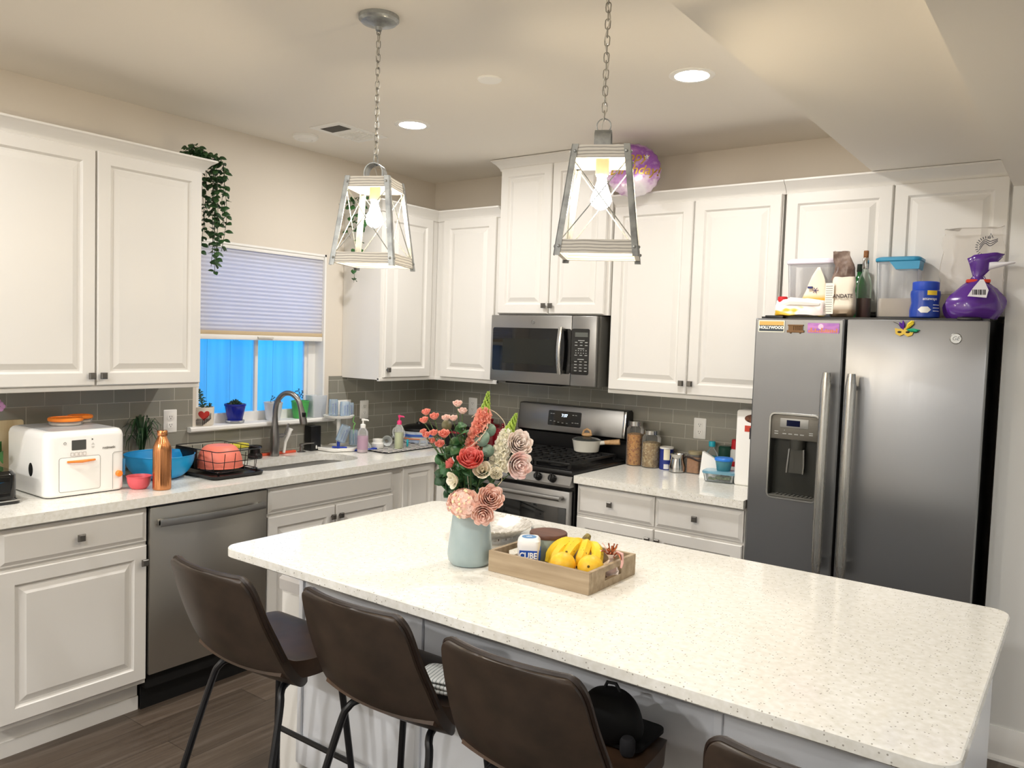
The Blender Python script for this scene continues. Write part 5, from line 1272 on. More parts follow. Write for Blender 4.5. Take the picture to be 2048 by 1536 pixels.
b = MB(); b.box(-.02, .075, -.0618, -.06, .235, .29); b.build('dark_print', mat('print_dark', '1c1520', .5), t, smooth=0)
b = MB(); b.ball((.0, -.0602, .335), .04, 14, 9, (1.2, .04, .55)); b.build('food_picture', noisy('food_print', '7c4a30', '3a1e16', (50, 50, 50), 1, .6), t)
# saucepan on the range
t = thing('saucepan', 'small cream saucepan with glass lid and light wooden handle on the range', 'saucepan', (1.380, -.185, .9695), R(20))
PANM = mat('cream_enamel', 'e4e2d8', .3)
b = MB(); b.lathe([(.062, 0), (.07, .006), (.0815, .066), (.0835, .07), (.080, .07), (.068, .01), (.001, .008)], (0, 0, 0), 36); b.tube([(.078, 0, .056), (.105, 0, .06)], [.012, .012], 10); b.build('pan_body', PANM, t)
b = MB(); b.lathe([(.082, .069), (.082, .074), (.06, .083), (.001, .088)], (0, 0, 0), 36); b.build('glass_lid', mat('dark_glass_lid', '3a3c3a', .08), t)
b = MB(); b.tube(catmull([(.10, 0, .06), (.13, 0, .063), (.19, 0, .069)], 4), [.011 + .0007 * i for i in range(9)], 12); b.build('wooden_handle', noisy('beech_wood', 'd6b083', 'c49b6c', (60, 60, 60), 1, .5), t)
b = MB(); b.ball((0, 0, .098), .026, 14, 8, (1.2, .6, .45)); b.tube([(-.024, 0, .1), (-.018, 0, .122), (0, 0, .132), (.018, 0, .122), (.024, 0, .1)], .006, 8); b.build('lid_knob', noisy('beech_wood', 'd6b083', 'c49b6c', (60, 60, 60), 1, .5), t)
b = MB(); b.lathe([(.021, 0), (.022, .002), (.018, .005), (.001, .006)], (0, 0, 0), 20); o = b.build('spoon_rest', CHROME, None, (1.292, -.632, .9375)); tag(o, 'small shiny metal lid lying on the front of the cooktop', 'lid')

# ------------------------------------------------------------------ refrigerator door magnets
yf = -.6305
def magnet(label, x0, x1, z0, z1, m, d=.003):
    t = thing('fridge_magnet', label, 'magnet', ((x0 + x1) / 2, yf, (z0 + z1) / 2), 0, 'magnets on the refrigerator doors')
    w, h = x1 - x0, z1 - z0
    b = MB(); b.loft([[(x, -dd, z) for x, z in rrect(-w / 2, w / 2, -h / 2, h / 2, .003, 3)] for dd in (0, d)]); b.build('plate', m, t)
    return t, w, h, -d - .0003
t, w, h, y = magnet('licence plate style magnet reading HOLLYWOOD on the freezer door', 2.497, 2.611, 1.668, 1.719, mat('plate_cream', 'e9e6d6', .4))
b = MB(); b.box(-w / 2 + .004, w / 2 - .004, y, y + .001, .004, h / 2 - .004); b.build('sunset_band', mat('plate_gold', 'd9b063', .5), t, smooth=0)
b = MB(); b.box(-w / 2 + .004, w / 2 - .004, y, y + .001, -h / 2 + .004, .004); b.build('city_band', mat('plate_slate', '3d4750', .5), t, smooth=0)
text('HOLLYWOOD', .0165, mat('plate_white', 'f4f4ee', .4), t, face_y(0, y - .0003, -.006), 'lettering', offset=.0008)
t = thing('fridge_magnet', 'bronze cable car shaped magnet on the freezer door', 'magnet', (2.658, yf, 1.684), 0, 'magnets on the refrigerator doors')
BRZ = mat('bronze_magnet', '6e5236', .4, .5)
b = MB(); b.box(-.033, .033, -.006, 0, .012, .018, .001); b.box(-.036, .036, -.006, 0, -.016, -.006, .001); b.box(-.03, -.008, -.005, 0, -.006, .012); b.box(-.028, .030, -.002, 0, -.006, .012)
for i in range(6): b.box(-.002 + .006 * i, .0 + .006 * i, -.005, 0, -.006, .012)
for x in (-.02, .02): b.ball((x, -.003, -.017), .004, 8, 5, (1, .5, 1))
b.build('cable_car', BRZ, t, smooth=20)
t, w, h, y = magnet('pink and purple panorama magnet on the freezer door', 2.708, 2.836, 1.668, 1.71, noisy('pink_panorama', 'd48fd0', '9c63bf', (14, 14, 60), 1, .4))
b = MB(); random.seed(8)
for i in range(14): b.box(-w / 2 + .004 + i * .0086, -w / 2 + .010 + i * .0086, y, y + .001, -h / 2 + .003, -h / 2 + .006 + random.uniform(.003, .016))
b.build('skyline', mat('skyline_orange', 'd88a5a', .5), t, smooth=0)
b = MB(); b.ball((-.01, y + .0005, .006), .012, 14, 8, (1, .05, 1)); b.build('pale_moon', mat('pale_pink', 'f1cdea', .5), t)
t = thing('mask_magnet', 'golden carnival mask magnet with purple, yellow and green feathers', 'magnet', (3.082, yf, 1.683))
b = MB(); pts = []
b.loft([[(x, -d, z) for x, z in ((-.034, .012), (-.015, .008), (0, .012), (.02, .006), (.036, .0), (.03, -.016), (.014, -.022), (0, -.012), (-.014, -.02), (-.03, -.012))] for d in (0, .006)]); b.build('mask', mat('mask_gold', 'b59a45', .35, .7), t, smooth=20)
b = MB()
for x in (-.016, .014): b.ball((x, -.006, -.004), .008, 10, 6, (1, .15, .55))
b.build('eye_hole', mat('mask_dark', '241d14', .6), t)
random.seed(4)
for nm, col, d0, n in (('purple_feather', '5a2ba0', (-.012, .036), 7), ('yellow_feather', 'e6cf3c', (.028, .034), 7), ('green_feather', '1f9a72', (.048, .006), 8)):
    b = MB()
    for i in range(n):
        q = Vector((d0[0] + random.uniform(-.009, .009), -.006 - random.uniform(0, .008), d0[1] + random.uniform(-.009, .009)))
        b.tube([(d0[0] * .2, -.005, .006), q * .6 + Vector((0, -.002, .003)), q], [.002, .006, .0015], 5)
    b.build(nm, mat(nm, col, .8), t)
b = MB(); b.tube(catmull([(-.01, -.006, .01), (-.022, -.009, .028), (-.04, -.007, .036)], 4), [.001] * 9, 5); b.build('dark_plume', mat('mask_dark', '241d14', .6), t)

# ------------------------------------------------------------------ on top of the refrigerator (body top)
zr = FH + .0105
t = thing('sauce_bottle', 'squat bottle with red screw cap at the left edge of the refrigerator top', 'bottle', (2.575, -.565, zr))
b = MB(); b.lathe([(.026, 0), (.028, .003), (.028, .05), (.02, .06)], (0, 0, 0), 20); b.build('bottle_body', mat('brown_sauce', '8c3d22', .25), t)
b = MB(); b.lathe([(.021, .058), (.022, .06), (.021, .084), (.018, .087), (.001, .088)], (0, 0, 0), 20); b.build('cap', mat('cap_red', 'c8232c', .35), t)
t = thing('food_bin', 'clear square storage bin with a pale lilac lid on the refrigerator', 'storage bin', (2.668, -.437, zr))
BINM = glass('bin_plastic', 'f4f5f7', .12, .16, 1.15)
b = MB(); rrect_rings(b, [(-.085, .085, -.06, .06, .02, 0), (-.089, .089, -.064, .064, .022, .006), (-.1, .1, -.073, .073, .024, .235), (-.097, .097, -.070, .070, .023, .235), (-.086, .086, -.061, .061, .02, .008)]); b.build('bin_body', BINM, t)
b = MB(); rrect_rings(b, [(-.102, .102, -.076, .076, .026, .233), (-.105, .105, -.079, .079, .027, .237), (-.105, .105, -.079, .079, .027, .248), (-.094, .094, -.068, .068, .025, .257)]); b.build('lid', mat('lilac_lid', 'e2dcea', .4), t)
def pouch(b, w, h, d, seed, top=.15, n=14, nz=12, amp=.006):
    """soft filled bag: wide in the belly, pinched at the top"""
    random.seed(seed); off = Vector((random.uniform(0, 50), 0, 0)); rings = []
    for i in range(nz + 1):
        f = i / nz; k = min(1, (f / .08)) ** .5; dd = d * (k * (1 - max(0, (f - .35) / .65) ** 1.4 * (1 - top))); ww = w * (.86 + .14 * min(1, f / .15)) * (1 - .12 * f)
        ring = []
        for q in range(n * 2):
            a = 2 * PI * q / (n * 2); c, s = math.cos(a), math.sin(a)
            p = Vector((ww * (abs(c) ** .6) * (1 if c > 0 else -1), dd * (abs(s) ** .8) * (1 if s > 0 else -1), h * f))
            nn = noise.noise_vector(p * 28 + off) * amp * (1 if i else .2); ring.append(p + Vector((nn.x, nn.y, nn.z * (1 if 0 < i else 0))))
        rings.append(ring)
    b.loft(rings)
t = thing('snack_bag', 'yellow and white snack bag lying in front of the lilac lidded bin', 'food bag', (2.655, -.578, zr), R(0)); t.scale = (1.15, .55, 1.15)
b = MB(); pouch(b, .098, .062, .05, 3, .35, 16, 12, .012)
mn = min(v.co.z for v in b.bm.verts)
for v in b.bm.verts: v.co.z -= mn
def _sn():
    m = mat('yellow_white_bag', 'e3b832', .35); v = coords(m, (12, 12, 26)); f = noise_tex(m, v, 1, 2)
    tc = N(m, 'ShaderNodeTexCoord'); sp = N(m, 'ShaderNodeSeparateXYZ'); L(m, tc.outputs['Object'], sp.inputs[0])
    ma = N(m, 'ShaderNodeMath', operation='MULTIPLY_ADD'); L(m, sp.outputs['Z'], ma.inputs[0]); ma.inputs[1].default_value = 7; L(m, f, ma.inputs[2])
    L(m, ramp(m, ma.outputs[0], [(.40, 'd9a726'), (.56, 'e6c23e'), (.62, 'f3efe9'), (.78, 'f2dcdb'), (.86, 'f5f1ee')]), bsdf(m).inputs['Base Color']); return m
b.build('bag', _sn(), t, smooth=60)
b = MB(); b.tube([(-.075, -.03, .040), (-.03, -.036, .056), (.03, -.034, .052), (.075, -.03, .046)], [.006, .016, .014, .005], 8); b.build('white_fold', mat('bag_white', 'f2eeea', .5), t)
t = thing('chip_bag', 'pointed cream and yellow snack bag standing before the bin', 'food bag', (2.705, -.535, zr + .02), R(-4)); t.scale = (.9, .7, 1.05)
b = MB(); rings = []
for i in range(11):
    f = i / 10; w = .078 * (1 - f) ** .8 + .006; d = .032 * (1 - f) + .003
    rings.append([Vector((w * math.cos(a) + .01 * f, d * math.sin(a), .185 * f)) + noise.noise_vector(Vector((a * 1.5, f * 6, 4))) * .005 * (i > 0) for a in [2 * PI * q / 20 for q in range(20)]])
b.loft(rings)
def _cb():
    m = mat('cream_chip_bag', 'ecdcc4', .3); tc = N(m, 'ShaderNodeTexCoord'); sp = N(m, 'ShaderNodeSeparateXYZ'); L(m, tc.outputs['Object'], sp.inputs[0])
    L(m, ramp(m, sp.outputs['Z'], [(.055, 'e0a82a'), (.075, 'efe0cc')]), bsdf(m).inputs['Base Color']); return m
b.build('bag', _cb(), t, smooth=60)
b = MB(); b.box(-.03, -.008, -.034, -.020, .098, .106); b.M = Matrix.Rotation(R(0), 4, 'Y'); b.build('blue_mark', mat('mark_blue', '25306e', .5), t, smooth=0)
b = MB()
for a in range(6): b.tube([(.006, -.026, .09), (.006 + .016 * math.cos(a), -.026, .09 + .012 * math.sin(a))], .0014, 5)
b.build('sketch_mark', mat('mark_purple', '4d3a6a', .5), t)
t = thing('food_pouch', 'tall grey and cream food bag with folded top and a nutrition panel', 'food bag', (2.824, -.552, zr), R(-6)); t.scale = (.95, .95, 1.02)
b = MB(); pouch(b, .056, .165, .032, 9, .55)
def _al():
    m = mat('cream_almond_bag', 'e6dccb', .35); tc = N(m, 'ShaderNodeTexCoord'); sp = N(m, 'ShaderNodeSeparateXYZ'); L(m, tc.outputs['Object'], sp.inputs[0])
    L(m, ramp(m, sp.outputs['Z'], [(.028, '93806a'), (.05, 'e7ddcd'), (.5, 'e9dfd0')]), bsdf(m).inputs['Base Color']); return m
b.build('bag', _al(), t, smooth=60)
b = MB(); rings = []
for i in range(9):
    f = i / 8; w = .05 - .014 * f; d = .012 + .006 * math.sin(f * 6); x = -.006 + .008 * math.sin(f * 5)
    rings.append([Vector((x + w * math.cos(a), d * math.sin(a) - .008 * f, .155 + .115 * f)) + noise.noise_vector(Vector((a * 2, f * 5, 1))) * .007 for a in [2 * PI * q / 18 for q in range(18)]])
b.loft(rings); b.build('folded_top', noisy('grey_brown_film', '8d7a70', '5d4a42', (30, 30, 30), 1, .25), t, smooth=60)
text('ANDATE', .022, mat('print_brown', '3b2c26', .5), t, Matrix.Translation((.012, -.037, .085)) @ Matrix.Rotation(R(90), 4, 'X'), 'lettering', offset=.0004)
b = MB(); b.box(-.066, -.028, -.036, -.034, .012, .14); o = b.build('facts_panel', mat('facts_white', 'f1ece2', .5), t, smooth=0)
b = MB()
for i in range(12): b.box(-.063, -.034, -.0364, -.0358, .022 + i * .0095, .0235 + i * .0095)
b.build('fine_print', mat('print_dark', '1c1520', .5), o, smooth=0)
t = thing('oil_bottle', 'green glass bottle with dark cap behind the almond bag', 'bottle', (2.848, -.385, zr))
b = MB(); b.lathe([(.03, 0), (.032, .004), (.032, .14), (.022, .17), (.0115, .19), (.0115, .215)], (0, 0, 0), 24); b.build('bottle_body', mat('green_glass', '2c7a3a', .08, trans=.4), t)
b = MB(); b.lathe([(.0135, .205), (.014, .207), (.013, .238), (.001, .239)], (0, 0, 0), 16); b.build('cap', mat('cap_black_green', '14241a', .4), t)
t = thing('wine_bottle', 'clear corked bottle a third full of dark red wine on the refrigerator', 'bottle', (2.885, -.455, zr))
b = MB(); b.lathe([(.028, 0), (.030, .004), (.030, .14), (.024, .17), (.0125, .195), (.0115, .25)], (0, 0, 0), 24, True, False); b.build('bottle_body', glass('pale_green_glass', 'dcebdf', .03, .08, 1.3), t)
b = MB(); b.lathe([(.027, .003), (.0285, .006), (.0285, .085), (.001, .085)], (0, 0, 0), 24); b.build('wine', mat('dark_red_wine', '5e0f1a', .3), t)
b = MB(); b.lathe([(.0128, .21), (.0135, .212), (.0135, .255), (.0128, .257)], (0, 0, 0), 20); b.build('foil_collar', CHROME, t)
b = MB(); b.lathe([(.0095, .25), (.0105, .255), (.0105, .285), (.009, .288), (.001, .288)], (0, 0, 0), 16); b.build('cork', noisy('cork', '9a6a44', '7a5030', (150, 150, 150), 1, .8), t)
t = thing('cereal_container', 'tall clear container with a teal flip lid holding white flour', 'storage container', (3.012, -.412, zr))
b = MB(); rrect_rings(b, [(-.072, .072, -.05, .05, .02, 0), (-.076, .076, -.054, .054, .022, .006), (-.083, .083, -.06, .06, .024, .24), (-.080, .080, -.057, .057, .022, .24), (-.073, .073, -.051, .051, .02, .008)]); b.build('container_body', BINM, t)
b = MB(); rrect_rings(b, [(-.071, .071, -.049, .049, .02, .009), (-.073, .073, -.051, .051, .02, .05), (-.07, .07, -.05, .05, .02, .085)]); b.build('flour', mat('flour', 'e8dccb', .9), t)
b = MB(); rrect_rings(b, [(-.086, .086, -.063, .063, .026, .238), (-.089, .089, -.066, .066, .028, .242), (-.089, .089, -.066, .066, .028, .252), (-.080, .080, -.056, .056, .026, .258)]); b.loft([[(x, y, z) for x, y in ((-.03, -.062), (.086, -.062), (.086, .03), (-.03, .03))] for z in (.238,)] + [[(x, y, z) for x, y in ((-.005, -.062), (.083, -.062), (.083, .03), (-.005, .03))] for z in (.205,)]); b.build('lid', mat('teal_lid', '2b8fb8', .35), t)
t = thing('supplement_tub', 'waisted blue tub with a yellow label on the refrigerator', 'tub', (3.135, -.535, zr), R(28))
b = MB(); b.lathe([(.05, 0), (.055, .004), (.056, .03), (.050, .06), (.055, .095), (.053, .108), (.046, .114)], (0, 0, 0), 36); b.build('tub_body', mat('deep_blue_tub', '2446a8', .3), t)
b = MB(); b.lathe([(.048, .112), (.049, .114), (.049, .142), (.046, .145), (.001, .145)], (0, 0, 0), 40); b.build('lid', mat('blue_tub_lid', '2a4fc0', .35), t)
b = MB(); on_cyl([(-.012, .09), (.026, .09), (.026, .108), (-.012, .108)], .0555, b); b.build('yellow_label', mat('label_yellow', 'f2cf3a', .5), t, smooth=0)
b = MB(); on_cyl([(-.02 + .024 * math.cos(k * PI / 3), .032 + .014 * math.sin(k * PI / 3)) for k in range(6)], .0562, b); b.build('white_badge', WHITEPL, t, smooth=0)
text('attaways', .016, mat('label_white', 'ffffff', .5), t, Matrix.Translation((0, 0, .075)) @ Matrix.Rotation(R(90), 4, 'X'), 'lettering', bend=.0555)
b = MB()
for i in range(3): on_cyl([(.012, .05 - .012 * i), (.042, .05 - .012 * i), (.042, .0525 - .012 * i), (.012, .0525 - .012 * i)], .0558, b)
b.build('small_print', mat('label_white', 'ffffff', .5), t, smooth=0)
FILM = glass('clear_film', 'f4f1ed', .12, .10, 1.15)
t = thing('clear_bread_bag', 'large crumpled clear plastic bag with a printed sketch on the refrigerator', 'plastic bag', (3.272, -.380, zr), R(0)); t.scale = (1.05, .45, 1.12)
b = MB(); pouch(b, .115, .33, .05, 15, .25, 16, 16, .016); b.build('film', FILM, t, smooth=50)
b = MB(); INK = mat('ink_navy', '222a3c', .5)
cx, cz = .048, .262
for i in range(15):
    a = R(70 + i * 14); b.tube([(cx + .028 * math.cos(a), -.052, cz + .028 * math.sin(a)), (cx + .037 * math.cos(a), -.052, cz + .037 * math.sin(a))], .0012, 4)
for k in range(3): b.tube(catmull([(cx - .024, -.052, cz - .012 + .009 * k), (cx - .006, -.052, cz + .012 + .006 * k), (cx + .012, -.052, cz + .002 + .008 * k), (cx + .036, -.052, cz + .018 + .004 * k)], 4), .0012, 4)
b.tube([(cx + .006, -.052, cz + .028), (cx + .012, -.052, cz + .046), (cx + .02, -.052, cz + .03)], .0014, 4); b.build('printed_sketch', INK, t)
t = thing('small_clear_bag', 'small crumpled clear bag between the blue tub and the purple bag', 'plastic bag', (3.215, -.46, zr))
b = MB(); pouch(b, .05, .10, .035, 31, .4, 12, 8, .012); b.build('film', glass('beige_film', 'e3dac8', .15, .35, 1.15), t, smooth=50)
t = thing('bread_bag', 'shiny purple bread bag closed with a red clip at the right of the refrigerator', 'bread bag', (3.30, -.515, zr), R(12))
PUR = mat('purple_film', '5a2f8e', .18, coat=.3)
b = MB(); rings = []
for i in range(15):
    f = i / 14
    w = (.104 * math.sin(PI * (.27 + .65 * f / .72)) ** .85) if f < .72 else .020 + .0 * f
    if f >= .72: w = .016 + .045 * max(0, (f - .78) / .22)
    d = w * (.75 if f < .7 else .45)
    x = .015 * f + (.0 if f < .78 else .09 * (f - .78)); z = .145 * f / .72 if f < .72 else .145 + .095 * (f - .72) / .28
    rings.append([Vector((x + w * math.cos(a) * (1 + .08 * math.sin(7 * a + 4 * f)), d * math.sin(a), z + (.014 * math.cos(a + 1) if f > .9 else 0))) + noise.noise_vector(Vector((math.cos(a) * 2, math.sin(a) * 2, f * 6))) * (.006 if 0 < i else 0) for a in [2 * PI * q / 28 for q in range(28)]])
b.loft(rings, True, True, False); b.build('bag', PUR, t, smooth=50, solid=.0008)
b = MB(); b.box(-.028, .055, -.016, .016, .140, .154, .004); b.build('red_clip', mat('clip_red', 'd9432b', .35), t)
b = MB(); b.loft([[(x, y, z) for x, z in ((-.028, .040), (.035, .034), (.042, .066), (.026, .112), (.014, .112), (-.010, .075))] for y in (-.1150, -.1135)]); o = b.build('white_label', mat('label_silver', 'e6e4ea', .4), t, (0, .0, 0), (R(-24), 0, 0), smooth=0)
b = MB()
for i in range(9): b.box(-.012 + i * .005, -.010 + i * .005 + .001 * (i % 3), -.1155, -.1148, .046, .068)
b.build('barcode', mat('print_dark', '1c1520', .5), o, smooth=0)
b = MB(); rings = []
for i in range(7):
    f = i / 6; rings.append([Vector((.045 + .085 * f, -.012 + .03 * math.cos(a) * (.5 + f) * .5, .205 + .012 * f + (.016 * math.sin(a)) * (1 - .8 * f))) for a in [2 * PI * q / 12 for q in range(12)]])
b.loft(rings); b.build('white_tail', mat('silver_film', 'e9e8ee', .25), t, smooth=60)
# foil balloon on the cabinets
t = thing('foil_balloon', 'round purple and white foil birthday balloon on top of the cabinets', 'balloon', (1.757, -.462, 2.472), R(33))
t.rotation_euler = (R(-8), 0, R(30))
def _bl():
    m = mat('purple_marble_foil', '9c6bb0', .22, .15, coat=.4); v = coords(m, (7, 7, 7)); f = noise_tex(m, v, 1, 4, .55)
    tc = N(m, 'ShaderNodeTexCoord'); sp = N(m, 'ShaderNodeSeparateXYZ'); L(m, tc.outputs['Object'], sp.inputs[0])
    ma = N(m, 'ShaderNodeMath', operation='MULTIPLY_ADD'); L(m, sp.outputs['Z'], ma.inputs[0]); ma.inputs[1].default_value = 1.5; L(m, f, ma.inputs[2])
    L(m, ramp(m, ma.outputs[0], [(.28, 'e9e4ea'), (.42, 'dcc6dc'), (.47, 'b98cc0'), (.56, '9a62ab'), (.62, '8a4fa0'), (.74, 'd3b6d8')]), bsdf(m).inputs['Base Color']); return m
b = MB(); rings = []; Rb = .138
for i in range(13):
    f = -1 + 2 * i / 12; th = f * PI / 2; rad = Rb * math.cos(th) ** .75 if abs(f) < .999 else .0005; y = .055 * math.sin(th)
    rings.append([((rad * (1 + .018 * math.cos(22 * a) * math.cos(th))) * math.cos(a), y, (rad * (1 + .018 * math.cos(22 * a) * math.cos(th))) * math.sin(a)) for a in [2 * PI * q / 88 for q in range(88)]])
b.loft(rings); b.build('foil_body', _bl(), t, smooth=60)
GOLD = mat('gold_lettering', 'c9a24a', .3, .8)
def wrap_text(s, size, cx, cz):
    bm = text_bm(s, size, .0005, shear=.35, offset=.0006)
    for v in bm.verts:
        x, z = v.co.x + cx, v.co.y + cz; rr_ = min(.985, math.hypot(x, z) / Rb); th = math.acos(min(1, rr_ ** (1 / .75)))
        v.co = Vector((x, -.055 * math.sin(th) - .0015 - v.co.z, z))
    mb = MB(); mb.bm.free(); mb.bm = bm; mb.build('lettering', GOLD, t, smooth=0, recalc=False)
wrap_text('Happy', .072, -.028, .052); wrap_text('Birthday!', .068, .004, -.016)
b = MB()
for cx_ in (.062,):
    for k in range(5): a = R(90 + 72 * k); b.tube([(cx_ + .012 * math.cos(a), -.052, .052 + .012 * math.sin(a)), (cx_ + .012 * math.cos(a + R(144)), -.052, .052 + .012 * math.sin(a + R(144)))], .0009, 4)
b.build('star_outline', mat('foil_silver', 'e8e6ea', .3, .6), t)
b = MB(); b.loft([[(-.006, -.001, -.120), (.006, -.001, -.120), (.010, -.001, -.150), (-.008, -.001, -.152)], [(-.006, .001, -.120), (.006, .001, -.120), (.010, .001, -.150), (-.008, .001, -.152)]]); b.build('neck_tab', mat('foil_silver', 'e8e6ea', .3, .6), t)
# long wooden strip lying on the cabinets
b = MB(); b.box(1.80, 2.46, -.075, -.045, 2.3255, 2.40, .002); tag(b.build('wooden_strip', noisy('tan_wood_strip', 'b58a55', '9c733f', (3, 40, 40), 1, .6)), 'thin tan wooden strip lying on top of the right cabinets', 'board')
# ------------------------------------------------------------------ vase and flowers
VX, VY = 2.200, -2.238
t = thing('vase', 'tall pale sage ceramic vase full of flowers on the island', 'vase', (VX, VY, H))
b = MB(); b.lathe([(.048, 0), (.058, .003), (.066, .014), (.069, .030), (.067, .06), (.061, .11), (.056, .15), (.0545, .165), (.051, .165), (.052, .15), (.062, .03), (.001, .012)], (0, 0, 0), 40)
CERV = noisy('pale_sage_ceramic', 'a3b3b5', '9aabad', (10, 10, 10), 1, .25, 0, coat=.3)
b.build('vase_body', CERV, t)
def frame_of(d):
    d = Vector(d).normalized(); a = d.cross(Vector((0, 0, 1)))
    if a.length < 1e-3: a = Vector((1, 0, 0))
    a.normalize(); c = a.cross(d)
    return Matrix(((a.x, c.x, d.x), (a.y, c.y, d.y), (a.z, c.z, d.z))).to_4x4()
def petal(b, ang, w, r0, r1, h, flare, ruffle=.0, nt=6, ns=6, z0=0, ph=0):
    rows = []
    for i in range(nt + 1):
        f = i / nt
        rho = r0 + (r1 - r0) * math.sin(f * PI / 2) + flare * f ** 3; z = z0 + h * (f ** 1.15)
        hw = w * (.35 + .65 * math.sin(min(1, f * 1.35) * PI / 2)) * (1 if f < .8 else math.sqrt(max(0, 1 - ((f - .8) / .24) ** 2)))
        row = []
        for k in range(ns + 1):
            s = -1 + 2 * k / ns; a = ang + s * hw
            rr_ = rho * (1 - .05 * s * s) + ruffle * math.sin(5 * s + ph) * f * f; row.append(b.v((rr_ * math.cos(a), rr_ * math.sin(a), z - .12 * h * s * s * f + ruffle * .6 * math.cos(6 * s + ph) * f)))
        rows.append(row)
    for p, q in zip(rows, rows[1:]):
        for k in range(ns):
            fc = b.bm.faces.new([p[k], p[k + 1], q[k + 1], q[k]]); fc.material_index = b.mi
def rose_bm(c, d, r, layers=4, op=1.0, seed=0, ruffle=.02, deep=1.0):
    random.seed(seed); b = MB(); b.M = Matrix.Translation(c) @ frame_of(d)
    for l in range(layers):
        f = l / max(1, layers - 1); n = 3 + l
        for k in range(n):
            a = 2 * PI * k / n + l * 1.1 + random.uniform(-.15, .15)
            petal(b, a, PI / n * 1.25, r * (.06 + .12 * f), r * (.18 + .62 * f), r * deep * (1.35 - .35 * f), r * (.0 + .22 * f * op), r * ruffle, z0=-r * .55 * deep, ph=random.uniform(0, 6))
    b.M = Matrix.Identity(4)
    return b
def pm(name, c1, c2, sc=60):
    m = noisy(name, c1, c2, (sc, sc, sc), 1, .6, 0)
    out = m.node_tree.nodes['Material Output']; t = N(m, 'ShaderNodeBsdfTranslucent'); t.inputs['Color'].default_value = lin(c1); mx = N(m, 'ShaderNodeMixShader'); mx.inputs['Fac'].default_value = .22
    L(m, bsdf(m).outputs[0], mx.inputs[1]); L(m, t.outputs[0], mx.inputs[2]); L(m, mx.outputs[0], out.inputs['Surface'])
    return m
CORAL = pm('coral_petals', 'fab2a2', 'f29786'); CORALD = pm('deep_coral_petals', 'f08a82', 'e8736e'); PEACH = pm('peach_petals', 'ffe7dc', 'fdd2c3')
PALEP = pm('pale_pink_petals', 'ffede6', 'fcd9cf'); CREAM = pm('cream_petals', 'fffcf0', 'fbf4de'); BLUSH = pm('blush_white_petals', 'fffaf6', 'feeee8'); ORNG = pm('orange_pink_florets', 'fcc4b0', 'f4a092')
GRN = noisy('rose_leaf_green', '2f5a34', '40703f', (20, 20, 20), 1, .5); EUC = noisy('eucalyptus_leaf', '7a9384', '5f7b6c', (20, 20, 20), 1, .5); STEMM = mat('flower_stem_green', '4f6a3c', .6)
DKG = noisy('dark_foliage', '22402a', '2f5233', (20, 20, 20), 1, .5); BROWNL = noisy('brown_green_leaf', '6d6a45', '564f38', (20, 20, 20), 1, .5)
NECK = Vector((VX, VY, H + .12))
CAMD = Vector((.589, -.806, .1))
def spray(name, label, cat, blooms, m, group=None, op=1.0, d=(0, 0, 0), layers=4, joint=None, bloom_name='bloom', leafm=None):
    t = thing(name, label, cat, NECK, 0, group)
    cen = sum((Vector(c) for c, r in blooms), Vector()) / len(blooms)
    j = Vector(joint) if joint else NECK.lerp(cen, .62) + Vector((0, 0, .015))
    b = MB(); b.tube(catmull([(0, 0, -.06), (j - NECK) * .5 + Vector((0, 0, .01)), j - NECK], 5), .0021, 6)
    for i, (c, r) in enumerate(blooms):
        c = Vector(c) - NECK; b.tube(catmull([j - NECK, (j - NECK).lerp(c, .6) + Vector((0, 0, -.004)), c - Vector((0, 0, r * .4))], 4), .0014, 5)
    b.build('stem', STEMM, t)
    for i, (c, r) in enumerate(blooms):
        c = Vector(c) - NECK; dd = Vector(d) if Vector(d).length else (CAMD * .7 + Vector((0, 0, .75)) + (c - (j - NECK)).normalized() * .6)
        o = rose_bm(c, dd, r, layers, op, i * 7 + len(label)).build(bloom_name, m if not isinstance(m, list) else m[i % len(m)], t, smooth=60, recalc=False, solid=.0006)
        b = MB(); b.M = Matrix.Translation(c) @ frame_of(dd); b.lathe([(.001, -r * .75), (r * .3, -r * .62), (r * .42, -r * .38)], (0, 0, 0), 8, True, False); b.build('calyx', GRN, o)
    return t
spray('rose_spray', 'spray of three small coral roses at the upper left of the bouquet', 'flower', [((2.051, -2.288, 1.366), .0155), ((2.061, -2.307, 1.343), .015), ((2.096, -2.300, 1.357), .016)], CORAL, 'small rose sprays in the vase', .6)
spray('rose_spray', 'spray of pale pink roses with the topmost bloom of the left side', 'flower', [((2.101, -2.252, 1.350), .015), ((2.133, -2.254, 1.352), .014), ((2.121, -2.223, 1.394), .016), ((2.141, -2.222, 1.373), .0155)], PALEP, 'small rose sprays in the vase', .8)
spray('rose_spray', 'cluster of six coral roses low on the left of the bouquet', 'flower', [((2.079, -2.329, 1.312), .011), ((2.094, -2.331, 1.303), .0135), ((2.119, -2.327, 1.311), .014), ((2.146, -2.311, 1.309), .0185), ((2.144, -2.326, 1.280), .016), ((2.105, -2.316, 1.285), .012)], CORAL, 'small rose sprays in the vase', .8)
t = spray('ranunculus', 'large coral red ranunculus in the middle of the bouquet', 'flower', [((2.226, -2.281, 1.236), .043)], CORALD, None, .7, (.35, -.5, .8), 5)
t = spray('ranunculus', 'half-open coral red bud left of the large ranunculus', 'flower', [((2.170, -2.306, 1.223), .021)], CORALD, None, .2, (-.6, -.5, .35), 4)
spray('tulip', 'cream open tulip below the large coral ranunculus', 'flower', [((2.250, -2.254, 1.206), .028)], CREAM, None, 1.2, (.5, -.6, .5), 3)
